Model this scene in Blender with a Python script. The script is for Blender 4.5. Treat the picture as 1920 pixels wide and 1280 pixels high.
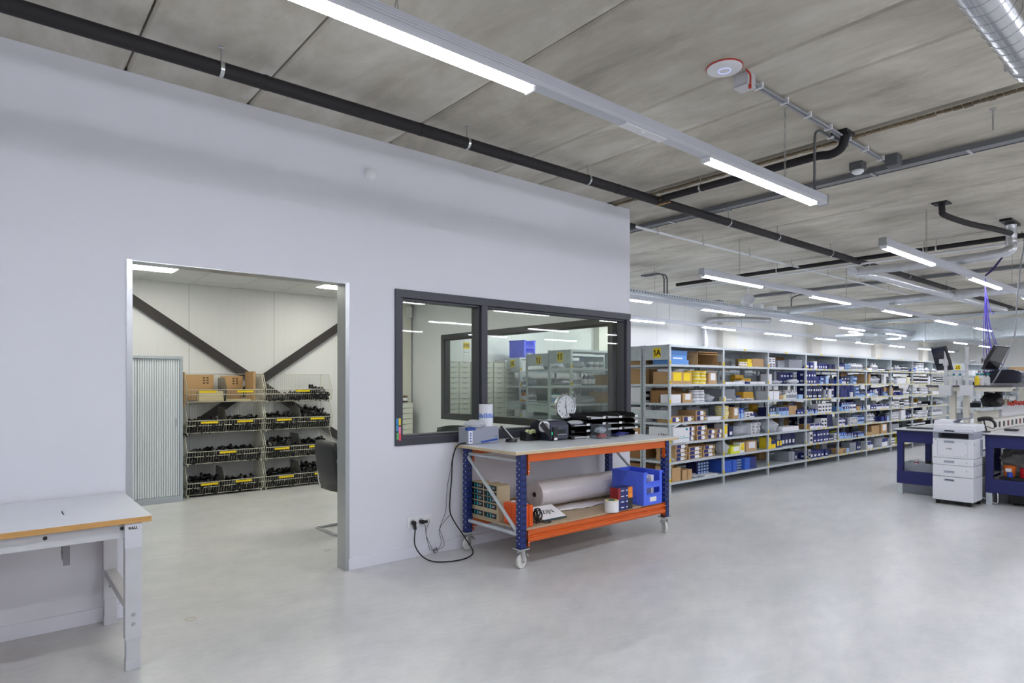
import bpy, math, random
from mathutils import Vector, Matrix
PI = math.pi
scn = bpy.context.scene
for o in list(bpy.data.objects): bpy.data.objects.remove(o, do_unlink=True)
COL = scn.collection

# ------------------------------------------------------------------ camera, world, exposure
cam = bpy.data.cameras.new('camera'); cam.sensor_width = 36; cam.lens = 21.986
cam.shift_y = 0.0401; cam.clip_start = 0.05; cam.clip_end = 200
camo = bpy.data.objects.new('camera', cam); COL.objects.link(camo)
camo.location = (0, 0, 1.5); camo.rotation_euler = (PI/2, 0, math.radians(-39.9))
scn.camera = camo
w = bpy.data.worlds.new('world'); scn.world = w; w.use_nodes = True
w.node_tree.nodes['Background'].inputs[0].default_value = (0.6, 0.65, 0.75, 1)
w.node_tree.nodes['Background'].inputs[1].default_value = 0.3
vs = scn.view_settings; vs.view_transform = 'Standard'; vs.look = 'None'; vs.gamma = 1; vs.use_curve_mapping = False
vs.exposure = 0.2
LAMP = 56.0      # strip luminaires
PANEL = 16.5      # office ceiling panels

# ------------------------------------------------------------------ materials
def lin(c):
    c = c/255.0
    return c/12.92 if c <= 0.04045 else ((c+0.055)/1.055)**2.4
def rgb(t): return (lin(t[0]), lin(t[1]), lin(t[2]), 1)
MATS = {}
def mat(name, col=(200,200,200), rough=0.5, metal=0.0, var=0.0, scale=8, bump=0.0, bscale=60, stretch=None, emis=0, spec=0.5, alpha=None):
    if name in MATS: return MATS[name]
    m = bpy.data.materials.new(name); m.use_nodes = True; nt = m.node_tree; N = nt.nodes; L = nt.links
    b = N['Principled BSDF']; b.inputs['Base Color'].default_value = rgb(col)
    b.inputs['Roughness'].default_value = rough; b.inputs['Metallic'].default_value = metal
    b.inputs['Specular IOR Level'].default_value = spec
    if emis:
        b.inputs['Emission Color'].default_value = rgb(col); b.inputs['Emission Strength'].default_value = emis
    if var or bump:
        tc = N.new('ShaderNodeTexCoord'); mp = N.new('ShaderNodeMapping'); L.new(tc.outputs['Object'], mp.inputs[0])
        if stretch: mp.inputs['Scale'].default_value = stretch
    if var:
        nz = N.new('ShaderNodeTexNoise'); nz.inputs['Scale'].default_value = scale; nz.inputs['Detail'].default_value = 6
        L.new(mp.outputs[0], nz.inputs['Vector'])
        mr = N.new('ShaderNodeMapRange'); mr.inputs['To Min'].default_value = 1-var; mr.inputs['To Max'].default_value = 1+var
        mr.inputs['From Min'].default_value = 0.3; mr.inputs['From Max'].default_value = 0.7
        L.new(nz.outputs['Fac'], mr.inputs[0])
        mx = N.new('ShaderNodeVectorMath'); mx.operation = 'SCALE'; mx.inputs[0].default_value = rgb(col)[:3]
        L.new(mr.outputs[0], mx.inputs['Scale']); L.new(mx.outputs[0], b.inputs['Base Color'])
    if bump:
        n2 = N.new('ShaderNodeTexNoise'); n2.inputs['Scale'].default_value = bscale; L.new(mp.outputs[0], n2.inputs['Vector'])
        bp = N.new('ShaderNodeBump'); bp.inputs['Strength'].default_value = bump; bp.inputs['Distance'].default_value = 0.01
        L.new(n2.outputs['Fac'], bp.inputs['Height']); L.new(bp.outputs[0], b.inputs['Normal'])
    MATS[name] = m; return m
def clear(name, tint=(248,250,248), gloss=1.0, milky=0.0, milkcol=(225,228,235), rough=0.02):
    if name in MATS: return MATS[name]
    m = bpy.data.materials.new(name); m.use_nodes = True; nt = m.node_tree; N = nt.nodes; L = nt.links
    N.remove(N['Principled BSDF']); out = N['Material Output']
    tr = N.new('ShaderNodeBsdfTransparent'); tr.inputs[0].default_value = rgb(tint)
    gl = N.new('ShaderNodeBsdfGlossy'); gl.inputs['Roughness'].default_value = rough; gl.inputs[0].default_value = (gloss,gloss,gloss,1)
    ge = N.new('ShaderNodeNewGeometry'); dt = N.new('ShaderNodeVectorMath'); dt.operation = 'DOT_PRODUCT'
    L.new(ge.outputs['Normal'], dt.inputs[0]); L.new(ge.outputs['Incoming'], dt.inputs[1])
    def mth(op, a, b):
        q = N.new('ShaderNodeMath'); q.operation = op
        for i, v in enumerate((a, b)):
            if v is None: continue
            if isinstance(v, (int, float)): q.inputs[i].default_value = v
            else: L.new(v, q.inputs[i])
        return q.outputs[0]
    sch = mth('POWER', mth('SUBTRACT', 1.0, mth('ABSOLUTE', dt.outputs['Value'], None)), 5.0)
    frv = mth('ADD', mth('MULTIPLY', sch, 0.9), 0.022)
    mx = N.new('ShaderNodeMixShader'); L.new(frv, mx.inputs[0]); L.new(tr.outputs[0], mx.inputs[1]); L.new(gl.outputs[0], mx.inputs[2])
    last = mx
    if milky:
        df = N.new('ShaderNodeBsdfDiffuse'); df.inputs[0].default_value = rgb(milkcol)
        m2 = N.new('ShaderNodeMixShader'); m2.inputs[0].default_value = milky
        L.new(mx.outputs[0], m2.inputs[1]); L.new(df.outputs[0], m2.inputs[2]); last = m2
    L.new(last.outputs[0], out.inputs[0]); MATS[name] = m; return m

W = mat('wall_paint', (224,225,232), 0.75, var=0.006, scale=1.5, bump=0.05, bscale=140)
GALV = mat('galvanised_steel', (202,210,214), 0.4, 0.25, var=0.10, scale=14)
STEEL = mat('brushed_steel', (185,188,190), 0.3, 0.9, var=0.06, scale=20, stretch=(30,30,1))
CHROME = mat('zinc_plate', (200,203,205), 0.25, 0.9)
WIRE = mat('wire_steel', (214,211,194), 0.4, 0.35)
ALU = mat('aluminium_foil', (205,207,212), 0.28, 0.75, var=0.08, scale=10, bump=0.5, bscale=30)
BLKPIPE = mat('pipe_foam', (28,25,28), 0.7, var=0.1, scale=10)
DARKF = mat('window_frame_grey', (58,59,68), 0.45)
DARKI = mat('inner_frame_grey', (50,50,52), 0.5)
BRACE = mat('brace_steel', (52,48,48), 0.6)
BLUEP = mat('blue_powder_coat', (22,42,108), 0.4)
NAVYP = mat('navy_bench_paint', (32,38,98), 0.45)
ORANGE = mat('orange_powder_coat', (208,92,20), 0.4)
CASEO = mat('orange_plastic', (232,90,20), 0.4)
WHITEP = mat('white_plastic', (232,233,236), 0.4)
PRW = mat('printer_white', (226,228,233), 0.45)
PRG = mat('printer_grey', (165,170,185), 0.4)
GREYP = mat('grey_plastic', (150,152,158), 0.5)
LGREY = mat('light_grey_metal', (196,197,200), 0.45, var=0.03, scale=12)
BLACK = mat('black_plastic', (18,18,21), 0.4)
DBLUE = mat('dark_blue_plastic', (30,33,48), 0.35)
YEL = mat('yellow_label', (250,218,20), 0.5)
INK = mat('black_ink', (15,15,15), 0.6)
CARD = mat('cardboard', (188,153,108), 0.8, var=0.05, scale=9)
CARDD = mat('cardboard_inside', (146,112,74), 0.85, var=0.05, scale=9)
PLY = mat('plywood_edge', (196,150,88), 0.6, var=0.14, scale=6, stretch=(1,1,40))
PLYD = mat('birch_edge', (205,186,152), 0.6, var=0.12, scale=6, stretch=(2,2,60))
CHIP = mat('chipboard', (188,170,142), 0.75, var=0.10, scale=60)
TOPW = mat('white_laminate', (222,226,230), 0.22, var=0.015, scale=4)
PAPER = mat('paper_white', (238,238,240), 0.7)
CRATE = mat('blue_crate_plastic', (84,116,246), 0.38)
CRATEL = mat('blue_crate_pale', (92,104,225), 0.4)
BEIGE = mat('drawer_beige', (222,223,210), 0.5)
BEIGEP = mat('beige_post', (214,210,196), 0.5)
GLASS = clear('window_glass', (247,250,246), 1.0)
CLEARP = clear('clear_plastic', (225,228,232), 0.9, milky=0.25, rough=0.1)
MILK = clear('milky_film', (228,230,234), 0.9, milky=0.55, rough=0.15)
FILM = mat('heaped_film',(196,194,192),0.25,bump=0.6,bscale=18)
BUB = clear('bubble_film', (220,220,226), 0.8, milky=0.75, milkcol=(205,200,205), rough=0.2)
NYLON = mat('white_nylon', (222,222,215), 0.4)
RUB = mat('black_rubber', (22,22,22), 0.8)
PURPLE = mat('purple_cable', (92,80,190), 0.5)
PURPLED = mat('dark_violet_cable', (55,42,110), 0.5)
def em(name, col, s):
    m = mat(name, col, emis=s); return m
LIT = em('lit_diffuser', (243,245,255), LAMP)
LITP = em('lit_panel', (255,252,240), PANEL)
GREEN = em('green_led', (40,240,160), 2)

# ------------------------------------------------------------------ mesh builder
class M:
    def __init__(s): s.v=[]; s.f=[]; s.m=[]; s.s=[]
    def add(s, vs_, fs, m=0, sm=False):
        b = len(s.v); s.v += [tuple(v) for v in vs_]
        for f in fs: s.f.append([b+i for i in f]); s.m.append(m); s.s.append(sm)
    def box(s, x0,x1,y0,y1,z0,z1,m=0):
        s.add([(x0,y0,z0),(x1,y0,z0),(x1,y1,z0),(x0,y1,z0),(x0,y0,z1),(x1,y0,z1),(x1,y1,z1),(x0,y1,z1)],
              [(0,3,2,1),(4,5,6,7),(0,1,5,4),(1,2,6,5),(2,3,7,6),(3,0,4,7)], m); return s
    def bar(s, p0, p1, wx, wy, m=0, up=(0,0,1)):
        p0=Vector(p0); p1=Vector(p1); d=(p1-p0).normalized(); u=Vector(up)
        if abs(d.dot(u))>0.98: u=Vector((1,0,0))
        a=d.cross(u).normalized(); b=a.cross(d).normalized()
        vs_=[]
        for p in (p0,p1):
            for i,j in ((-1,-1),(1,-1),(1,1),(-1,1)): vs_.append(p+a*(i*wx/2)+b*(j*wy/2))
        s.add(vs_, [(0,1,2,3),(7,6,5,4),(0,4,5,1),(1,5,6,2),(2,6,7,3),(3,7,4,0)], m); return s
    def tube(s, pts, r, n=8, m=0, cap=True, rs=None):
        pts=[Vector(p) for p in pts]; k=len(pts); rings=[]; u=None
        for i,p in enumerate(pts):
            d=(pts[min(i+1,k-1)]-pts[max(i-1,0)])
            if d.length<1e-9: d=Vector((0,0,1))
            d.normalize()
            if u is None:
                u=d.cross(Vector((0,0,1)))
                if u.length<0.05: u=d.cross(Vector((1,0,0)))
            else: u=(u-d*u.dot(d))
            u.normalize(); w_=d.cross(u); rr=rs[i] if rs else r
            rings.append([p+(u*math.cos(2*PI*j/n)+w_*math.sin(2*PI*j/n))*rr for j in range(n)])
        vs_=[v for g in rings for v in g]
        fs=[(i*n+j,i*n+(j+1)%n,(i+1)*n+(j+1)%n,(i+1)*n+j) for i in range(k-1) for j in range(n)]
        s.add(vs_,fs,m,True)
        if cap:
            s.add(rings[0],[tuple(range(n-1,-1,-1))],m); s.add(rings[-1],[tuple(range(n))],m)
        return s
    def cyl(s,p0,p1,r,n=16,m=0,r1=None): return s.tube([p0,p1],r,n,m,rs=[r,r if r1 is None else r1])
    def lathe(s, prof, n=16, c=(0,0,0), m=0, ax='z', closed=True):
        def T(r,z,a):
            x=r*math.cos(a); y=r*math.sin(a)
            if ax=='z': q=(x,y,z)
            elif ax=='y': q=(x,z,y)
            else: q=(z,x,y)
            return (c[0]+q[0],c[1]+q[1],c[2]+q[2])
        for i in range(len(prof)-1):
            (r0,z0),(r1,z1)=prof[i],prof[i+1]
            vs_=[T(r0,z0,2*PI*j/n) for j in range(n)]+[T(r1,z1,2*PI*j/n) for j in range(n)]
            s.add(vs_,[(j,(j+1)%n,n+(j+1)%n,n+j) for j in range(n)],m,abs(r0-r1)<abs(z0-z1)*4)
        return s
    def prism(s, poly, a0, a1, ax='y', m=0):
        def T(p,a):
            return {'y':(p[0],a,p[1]),'x':(a,p[0],p[1]),'z':(p[0],p[1],a)}[ax]
        n=len(poly); vs_=[T(p,a0) for p in poly]+[T(p,a1) for p in poly]
        s.add(vs_,[tuple(range(n)),tuple(range(2*n-1,n-1,-1))]+[(i,n+i,n+(i+1)%n,(i+1)%n) for i in range(n)],m); return s
    def text(s, t, size, org, right=(1,0,0), up=(0,0,1), m=0, bold=0.0, align='CENTER'):
        cu=bpy.data.curves.new('t','FONT'); cu.body=t; cu.size=size; cu.align_x=align; cu.align_y='CENTER'; cu.offset=bold; cu.resolution_u=3
        ob=bpy.data.objects.new('t',cu); me=bpy.data.meshes.new_from_object(ob)
        R=Vector(right).normalized(); U=Vector(up).normalized(); O=Vector(org)
        s.add([O+R*v.co.x+U*v.co.y for v in me.vertices],[tuple(p.vertices) for p in me.polygons],m)
        bpy.data.objects.remove(ob); bpy.data.curves.remove(cu); bpy.data.meshes.remove(me); return s
    def xf(s, mtx): s.v=[tuple(mtx @ Vector(v)) for v in s.v]; return s
    def mesh(s, name, mats):
        me=bpy.data.meshes.new(name); me.from_pydata(s.v,[],s.f)
        for m_ in (mats if isinstance(mats,(list,tuple)) else [mats]): me.materials.append(m_)
        me.polygons.foreach_set('material_index', s.m); me.polygons.foreach_set('use_smooth', s.s)
        me.update(); return me
def smooth(pts, k=6):
    P=[Vector(p) for p in pts]; P=[P[0]*2-P[1]]+P+[P[-1]*2-P[-2]]; out=[]
    for i in range(1,len(P)-2):
        a,b,c,d=P[i-1:i+3]
        for j in range(k):
            t=j/k; out.append(0.5*((2*b)+(c-a)*t+(2*a-5*b+4*c-d)*t*t+(3*b-a-3*c+d)*t**3))
    out.append(P[-2]); return out
def fin(o, parent=None, loc=(0,0,0), rz=0, bevel=0, label=None, cat=None, group=None, kind=None, rot=None):
    COL.objects.link(o); o.location=loc; o.rotation_euler=rot if rot else (0,0,rz)
    if parent: o.parent=parent
    if bevel:
        b=o.modifiers.new('Bevel','BEVEL'); b.width=bevel; b.segments=2; b.limit_method='ANGLE'; b.harden_normals=False
    if label: o['label']=label
    if cat: o['category']=cat
    if group: o['group']=group
    if kind: o['kind']=kind
    return o
def root(name, label, cat, loc=(0,0,0), rz=0, group=None):
    return fin(bpy.data.objects.new(name,None), None, loc, rz, 0, label, cat, group)
def part(name, m, mats, parent, **k):
    me = m if isinstance(m,bpy.types.Mesh) else m.mesh(name,mats)
    return fin(bpy.data.objects.new(name,me), parent, **k)
def thing(name, m, mats, label, cat, **k):
    me = m if isinstance(m,bpy.types.Mesh) else m.mesh(name,mats)
    return fin(bpy.data.objects.new(name,me), None, label=label, cat=cat, **k)
def struct(name, m, mats, parent=None, **k):
    return fin(bpy.data.objects.new(name,m.mesh(name,mats)), parent, kind=None if parent else 'structure', **k)
def dup(r, loc=None, rz=None, label=None, group=None):
    c=r.copy(); COL.objects.link(c)
    if loc is not None: c.location=loc
    if rz is not None: c.rotation_euler[2]=rz
    if label: c['label']=label
    if group: c['group']=group
    for ch in list(r.children):
        d=ch.copy(); COL.objects.link(d); d.parent=c
        for g in list(ch.children):
            e=g.copy(); COL.objects.link(e); e.parent=d
    return c
ORD=['first','second','third','fourth','fifth','sixth','seventh','eighth','ninth','tenth','eleventh','twelfth','thirteenth','fourteenth','fifteenth','sixteenth']
def nth(i): return ORD[i] if i<16 else '%dth'%(i+1)

# ------------------------------------------------------------------ structure materials
def floor_mat():
    m=bpy.data.materials.new('polished_concrete'); m.use_nodes=True; N=m.node_tree.nodes; L=m.node_tree.links; b=N['Principled BSDF']
    tc=N.new('ShaderNodeTexCoord'); mp=N.new('ShaderNodeMapping'); mp.inputs['Scale'].default_value=(1,1.7,1); mp.inputs['Rotation'].default_value=(0,0,0.5); L.new(tc.outputs['Object'],mp.inputs[0])
    def nz(sc,de,ro):
        a=N.new('ShaderNodeTexNoise'); a.noise_dimensions='2D'; a.inputs['Scale'].default_value=sc; a.inputs['Detail'].default_value=de; a.inputs['Roughness'].default_value=ro; L.new(mp.outputs[0],a.inputs['Vector']); return a
    a=nz(0.7,5,0.65); c=nz(5.5,9,0.78)
    s1=N.new('ShaderNodeMath'); s1.operation='MULTIPLY_ADD'; s1.inputs[1].default_value=0.75; L.new(c.outputs['Fac'],s1.inputs[0]); L.new(a.outputs['Fac'],s1.inputs[2])
    mr=N.new('ShaderNodeMapRange'); mr.inputs['From Min'].default_value=0.66; mr.inputs['From Max'].default_value=1.12; L.new(s1.outputs[0],mr.inputs[0])
    mx=N.new('ShaderNodeMix'); mx.data_type='RGBA'; mx.inputs[6].default_value=rgb((191,193,193)); mx.inputs[7].default_value=rgb((214,214,213)); L.new(mr.outputs[0],mx.inputs[0]); L.new(mx.outputs[2],b.inputs['Base Color'])
    b.inputs['Roughness'].default_value=0.3
    return m
def ceil_mat():
    m=bpy.data.materials.new('concrete_slab'); m.use_nodes=True; N=m.node_tree.nodes; L=m.node_tree.links; b=N['Principled BSDF']; b.inputs['Roughness'].default_value=0.8
    tc=N.new('ShaderNodeTexCoord'); at=N.new('ShaderNodeAttribute'); at.attribute_name='tone'
    mp=N.new('ShaderNodeMapping'); mp.inputs['Scale'].default_value=(1.6,0.75,1)
    L.new(tc.outputs['Object'],mp.inputs[0])
    off=N.new('ShaderNodeVectorMath'); off.operation='ADD'; L.new(mp.outputs[0],off.inputs[0])
    cx=N.new('ShaderNodeCombineXYZ'); ml=N.new('ShaderNodeMath'); ml.operation='MULTIPLY'; ml.inputs[1].default_value=37; L.new(at.outputs['Fac'],ml.inputs[0]); L.new(ml.outputs[0],cx.inputs[2]); L.new(cx.outputs[0],off.inputs[1])
    a=N.new('ShaderNodeTexNoise'); a.inputs['Scale'].default_value=1.3; a.inputs['Detail'].default_value=10; a.inputs['Roughness'].default_value=0.68; a.inputs['Distortion'].default_value=0.4
    L.new(off.outputs[0],a.inputs['Vector'])
    mp2=N.new('ShaderNodeMapping'); mp2.inputs['Scale'].default_value=(7,1.3,1); L.new(tc.outputs['Object'],mp2.inputs[0])
    c=N.new('ShaderNodeTexNoise'); c.inputs['Scale'].default_value=1.0; c.inputs['Detail'].default_value=8; L.new(mp2.outputs[0],c.inputs['Vector'])
    mx=N.new('ShaderNodeMix'); mx.data_type='FLOAT'; mx.inputs[0].default_value=0.22; L.new(a.outputs['Fac'],mx.inputs[2]); L.new(c.outputs['Fac'],mx.inputs[3])
    ad=N.new('ShaderNodeMath'); ad.operation='MULTIPLY_ADD'; ad.inputs[1].default_value=0.10; L.new(at.outputs['Fac'],ad.inputs[0]); L.new(mx.outputs[0],ad.inputs[2])
    r=N.new('ShaderNodeValToRGB'); E=r.color_ramp.elements; E[0].position=0.36; E[0].color=rgb((158,152,138)); E[1].position=0.72; E[1].color=rgb((214,210,199))
    e=E.new(0.53); e.color=rgb((190,184,170)); L.new(ad.outputs[0],r.inputs[0])
    # grout smears along slab edges (uv.x = distance to the edge in metres)
    uv=N.new('ShaderNodeUVMap'); uv.uv_map='edge'; sp=N.new('ShaderNodeSeparateXYZ'); L.new(uv.outputs[0],sp.inputs[0])
    n3=N.new('ShaderNodeTexNoise'); n3.inputs['Scale'].default_value=1; n3.inputs['Detail'].default_value=7; n3.inputs['Roughness'].default_value=0.65
    mp3=N.new('ShaderNodeMapping'); mp3.inputs['Scale'].default_value=(3,1.6,1); L.new(tc.outputs['Object'],mp3.inputs[0]); L.new(mp3.outputs[0],n3.inputs['Vector'])
    k=N.new('ShaderNodeMath'); k.operation='MULTIPLY_ADD'; k.inputs[1].default_value=-1.1; k.inputs[2].default_value=0; L.new(sp.outputs[0],k.inputs[0])
    k2=N.new('ShaderNodeMath'); k2.operation='ADD'; L.new(k.outputs[0],k2.inputs[0]); L.new(n3.outputs['Fac'],k2.inputs[1])
    st=N.new('ShaderNodeMapRange'); st.inputs['From Min'].default_value=0.47; st.inputs['From Max'].default_value=0.55; L.new(k2.outputs[0],st.inputs[0])
    mm=N.new('ShaderNodeMath'); mm.operation='MULTIPLY'; mm.inputs[1].default_value=0.8; L.new(st.outputs[0],mm.inputs[0])
    cm=N.new('ShaderNodeMix'); cm.data_type='RGBA'; L.new(mm.outputs[0],cm.inputs[0]); L.new(r.outputs[0],cm.inputs[6]); cm.inputs[7].default_value=rgb((212,208,198)); L.new(cm.outputs[2],b.inputs['Base Color'])
    bp=N.new('ShaderNodeBump'); bp.inputs['Strength'].default_value=0.25; bp.inputs['Distance'].default_value=0.01; L.new(mx.outputs[0],bp.inputs['Height']); L.new(bp.outputs[0],b.inputs['Normal'])
    return m
def panel_mat(name,col,pitch=0.1,seam=1.15):
    m=bpy.data.materials.new(name); m.use_nodes=True; N=m.node_tree.nodes; L=m.node_tree.links; b=N['Principled BSDF']; b.inputs['Roughness'].default_value=0.45
    tc=N.new('ShaderNodeTexCoord'); sp=N.new('ShaderNodeSeparateXYZ'); L.new(tc.outputs['Object'],sp.inputs[0])
    ad=N.new('ShaderNodeMath'); ad.operation='ADD'; L.new(sp.outputs[0],ad.inputs[0]); L.new(sp.outputs[1],ad.inputs[1])
    def pp(p):
        x=N.new('ShaderNodeMath'); x.operation='PINGPONG'; x.inputs[1].default_value=p/2; L.new(ad.outputs[0],x.inputs[0]); return x
    r1=pp(pitch); m1=N.new('ShaderNodeMapRange'); m1.inputs['From Max'].default_value=0.012; L.new(r1.outputs[0],m1.inputs[0])
    r2=pp(seam); m2=N.new('ShaderNodeMapRange'); m2.inputs['From Max'].default_value=0.006; L.new(r2.outputs[0],m2.inputs[0])
    bp=N.new('ShaderNodeBump'); bp.inputs['Strength'].default_value=0.35; bp.inputs['Distance'].default_value=0.004; L.new(m1.outputs[0],bp.inputs['Height']); L.new(bp.outputs[0],b.inputs['Normal'])
    cm=N.new('ShaderNodeMix'); cm.data_type='RGBA'; L.new(m2.outputs[0],cm.inputs[0]); cm.inputs[6].default_value=rgb(tuple(int(c*0.72) for c in col)); cm.inputs[7].default_value=rgb(col); L.new(cm.outputs[2],b.inputs['Base Color'])
    return m
FLOOR=floor_mat(); CEIL=ceil_mat()
PANW=panel_mat('sandwich_panel',(226,227,226)); 
TAMB=panel_mat('tambour_slats',(196,203,209),0.045,99)
TILE=mat('ceiling_tile',(224,226,224),0.9,bump=0.1,bscale=200)

# ------------------------------------------------------------------ structure
YW=4.67; WX=5.68; BK=9.4; H=3.5
X0,X1,Y0=-7.0,33.0,-7.0
struct('floor', M().box(X0,X1,Y0,BK,-0.1,0), FLOOR)
# ceiling of long concrete planks with open joints
joints=[-6.5,-5.3,-4.1,-2.9,-1.7,-0.52,0.68,1.44,2.58,3.70,4.26,5.36]
x=5.36
while x<X1-1.2: x+=1.19; joints.append(x)
joints.append(X1)
mm=M(); tones=[]; edge=[]; rnd=random.Random(4); prev=X0
for j in joints:
    g=0.07 if abs(j-5.36)<0.01 else 0.012
    a,b_=prev,j-g; c=0.014; t=rnd.random()
    prof=[(a+c,H),(b_-c,H),(b_,H+c),(b_,H+0.2),(a,H+0.2),(a,H+c)]
    n0=len(mm.v); mm.prism(prof,Y0,BK,'y'); 
    for v in mm.v[n0:]:
        tones.append(t)
    prev=j+(0.03 if abs(j-5.36)<0.01 else 0)
me=mm.mesh('ceiling',[CEIL]); at=me.attributes.new('tone','FLOAT','POINT'); at.data.foreach_set('value',tones)
uvl=me.uv_layers.new(name='edge')
js=sorted(joints)
for p in me.polygons:
    cx=p.center.x
    for li in p.loop_indices:
        v=me.vertices[me.loops[li].vertex_index].co
        # nearest right-hand joint
        jr=min([q for q in js if q>=cx-0.001] or [X1]); uvl.data[li].uv=(abs(jr-v.x),v.y)
o=fin(bpy.data.objects.new('ceiling',me),kind='structure')
struct('trim_1', M().box(X0,X1,Y0,BK,H+0.2,H+0.3), mat('joint_grout',(70,66,60),0.9))

q=M(); rr=random.Random(9); yy=Y0
while yy<BK-0.1:
    L_=rr.uniform(0.03,0.07); q.box(5.392,5.392+rr.uniform(0.025,0.05),yy,yy+L_,H-0.006-rr.random()*0.005,H+0.01); yy+=L_+0.006
struct('trim_20',q,mat('rusty_grout',(122,108,86),0.9,var=0.4,scale=1.0))
def wall_with_holes(x0,x1,z0,z1,holes,y0,y1,ax='y',m=0):
    mb=M(); xs=sorted({x0,x1}|{h[0] for h in holes}|{h[1] for h in holes}); zs=sorted({z0,z1}|{h[2] for h in holes}|{h[3] for h in holes})
    for i in range(len(xs)-1):
        for k in range(len(zs)-1):
            cx=(xs[i]+xs[i+1])/2; cz=(zs[k]+zs[k+1])/2
            if any(h[0]<cx<h[1] and h[2]<cz<h[3] for h in holes): continue
            if ax=='y': mb.box(xs[i],xs[i+1],y0,y1,zs[k],zs[k+1],m)
            else: mb.box(y0,y1,xs[i],xs[i+1],zs[k],zs[k+1],m)
    return mb
DX0,DX1,DZ=0.706,2.178,2.29
WZ0,WZ1=0.965,2.29
struct('wall_front', wall_with_holes(X0,WX,0,H,[(DX0,DX1,0,DZ),(2.617,WX,WZ0,WZ1)],YW,YW+0.14), W)
struct('wall_office_right', wall_with_holes(YW+0.14,BK,0,H,[(YW+0.14,8.42,0.92,2.262)],WX-0.12,WX,'x'), W)
struct('wall_office_left', M().box(-1.6,-1.5,YW+0.14,BK,0,H), W)
struct('wall_back', M().box(X0,X1,BK,BK+0.1,0,H), PANW)
struct('wall_far', M().box(X1,X1+0.1,Y0,BK,0,H), PANW)
struct('wall_left', M().box(X0-0.1,X0,Y0,BK,0,H), W)
struct('wall_near', M().box(X0,X1,Y0-0.1,Y0,0,H), W)
# skirting
b=M().box(X0,DX0-0.02,YW-0.014,YW,0,0.09).box(DX1+0.02,WX,YW-0.014,YW,0,0.09); struct('baseboard_front', b, mat('skirting',(226,227,236),0.4), bevel=0.003)
struct('baseboard_office', M().box(-1.5,WX-0.12,BK-0.014,BK,0,0.09), MATS['skirting'])
# office suspended ceiling with tile grid
OC=2.85
mb=M(); 
xx=-1.5
while xx<WX-0.13:
    yy=YW+0.14
    while yy<BK-0.01:
        x2=min(xx+0.6,WX-0.12); y2=min(yy+0.6,BK); mb.box(xx+0.004,x2-0.004,yy+0.004,y2-0.004,OC,OC+0.02); yy+=0.6
    xx+=0.6
mb.box(-1.5,WX-0.12,YW+0.14,BK,OC+0.015,OC+0.04)
struct('ceiling_office', mb, TILE)
# stainless jambs of the opening
mb=M()
for xa,sg in ((DX0,1),(DX1,-1)):
    mb.box(min(xa,xa+sg*0.004),max(xa,xa+sg*0.004),YW-0.006,YW+0.146,0,DZ)
    mb.box(min(xa,xa-sg*0.03),max(xa,xa-sg*0.03),YW-0.006,YW-0.001,0,DZ+0.006)
mb.box(DX0,DX1,YW-0.002,YW+0.142,DZ-0.004,DZ)
struct('trim_2', mb, STEEL)
# pilasters on the back wall
k=3
for px,pw in ((10.2,0.65),(15.1,0.7),(20.3,0.7),(25.5,0.7),(30.6,0.7)):
    struct('trim_%d'%k, M().box(px,px+pw,BK-0.16,BK,0,H), mat('pilaster_cream',(224,222,212),0.6), bevel=0.004); k+=1
struct('trim_%d'%k, M().box(5.2,5.52,BK-0.12,BK,0,OC), MATS['pilaster_cream']); k+=1

# windows
def frame_y(name,x0,x1,z0,z1,ms,yf,yb,fw=0.07,mt=DARKF):
    mb=M().box(x0,x1,yf,yb,z0,z0+fw).box(x0,x1,yf,yb,z1-fw,z1).box(x0,x0+fw,yf,yb,z0+fw,z1-fw).box(x1-fw,x1,yf,yb,z0+fw,z1-fw)
    # inner bead
    xs=[x0+fw]+[q for a in ms for q in (a-fw/2,a+fw/2)]+[x1-fw]
    for a in ms: mb.box(a-fw/2,a+fw/2,yf,yb,z0+fw,z1-fw)
    for i in range(0,len(xs),2):
        a,b_=xs[i],xs[i+1]; g=0.018; ya,yc=yf+0.03,yb-0.03
        mb.box(a,b_,ya,yc,z0+fw,z0+fw+g).box(a,b_,ya,yc,z1-fw-g,z1-fw).box(a,a+g,ya,yc,z0+fw,z1-fw).box(b_-g,b_,ya,yc,z0+fw,z1-fw)
    return mb,xs
wf,xs=frame_y('window_1',2.617,WX,WZ0,WZ1,[3.56],YW-0.015,YW+0.15)
win=struct('window_1', wf, DARKF, bevel=0.003)
for i in range(0,len(xs),2):
    part('pane', M().box(xs[i]+0.01,xs[i+1]-0.01,YW+0.06,YW+0.068,WZ0+0.08,WZ1-0.08), GLASS, win)
wf,xs=frame_y('window_2',YW+0.155,8.42,0.92,2.262,[],0,0.13,0.075)
wf.v=[(WX-0.125+v[1],v[0],v[2]) for v in wf.v]; wf.f=[f[::-1] for f in wf.f]
win2=struct('window_2', wf, DARKI, bevel=0.003)
part('pane', M().box(WX-0.07,WX-0.062,YW+0.24,8.34,1.0,2.18), GLASS, win2)
# sticky tabs on the window frame
for i,(dx,z,c,nm) in enumerate(((0.012,1.17,(60,150,220),'blue'),(0.035,1.17,(240,210,60),'yellow'),(0.012,1.12,(60,160,200),'teal'),(0.035,1.10,(240,130,170),'pink'),(0.016,1.05,(90,180,110),'green'),(0.036,1.04,(225,60,90),'red'))):
    thing('index_tab', M().box(2.622+dx-0.010,2.622+dx+0.010,YW-0.017,YW-0.0155,z-0.03,z+0.028), mat('tab_'+nm,c,0.6), nm+' index tab stuck on the left edge of the dark window frame','sticky tab', group='index tabs on the window frame')

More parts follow.
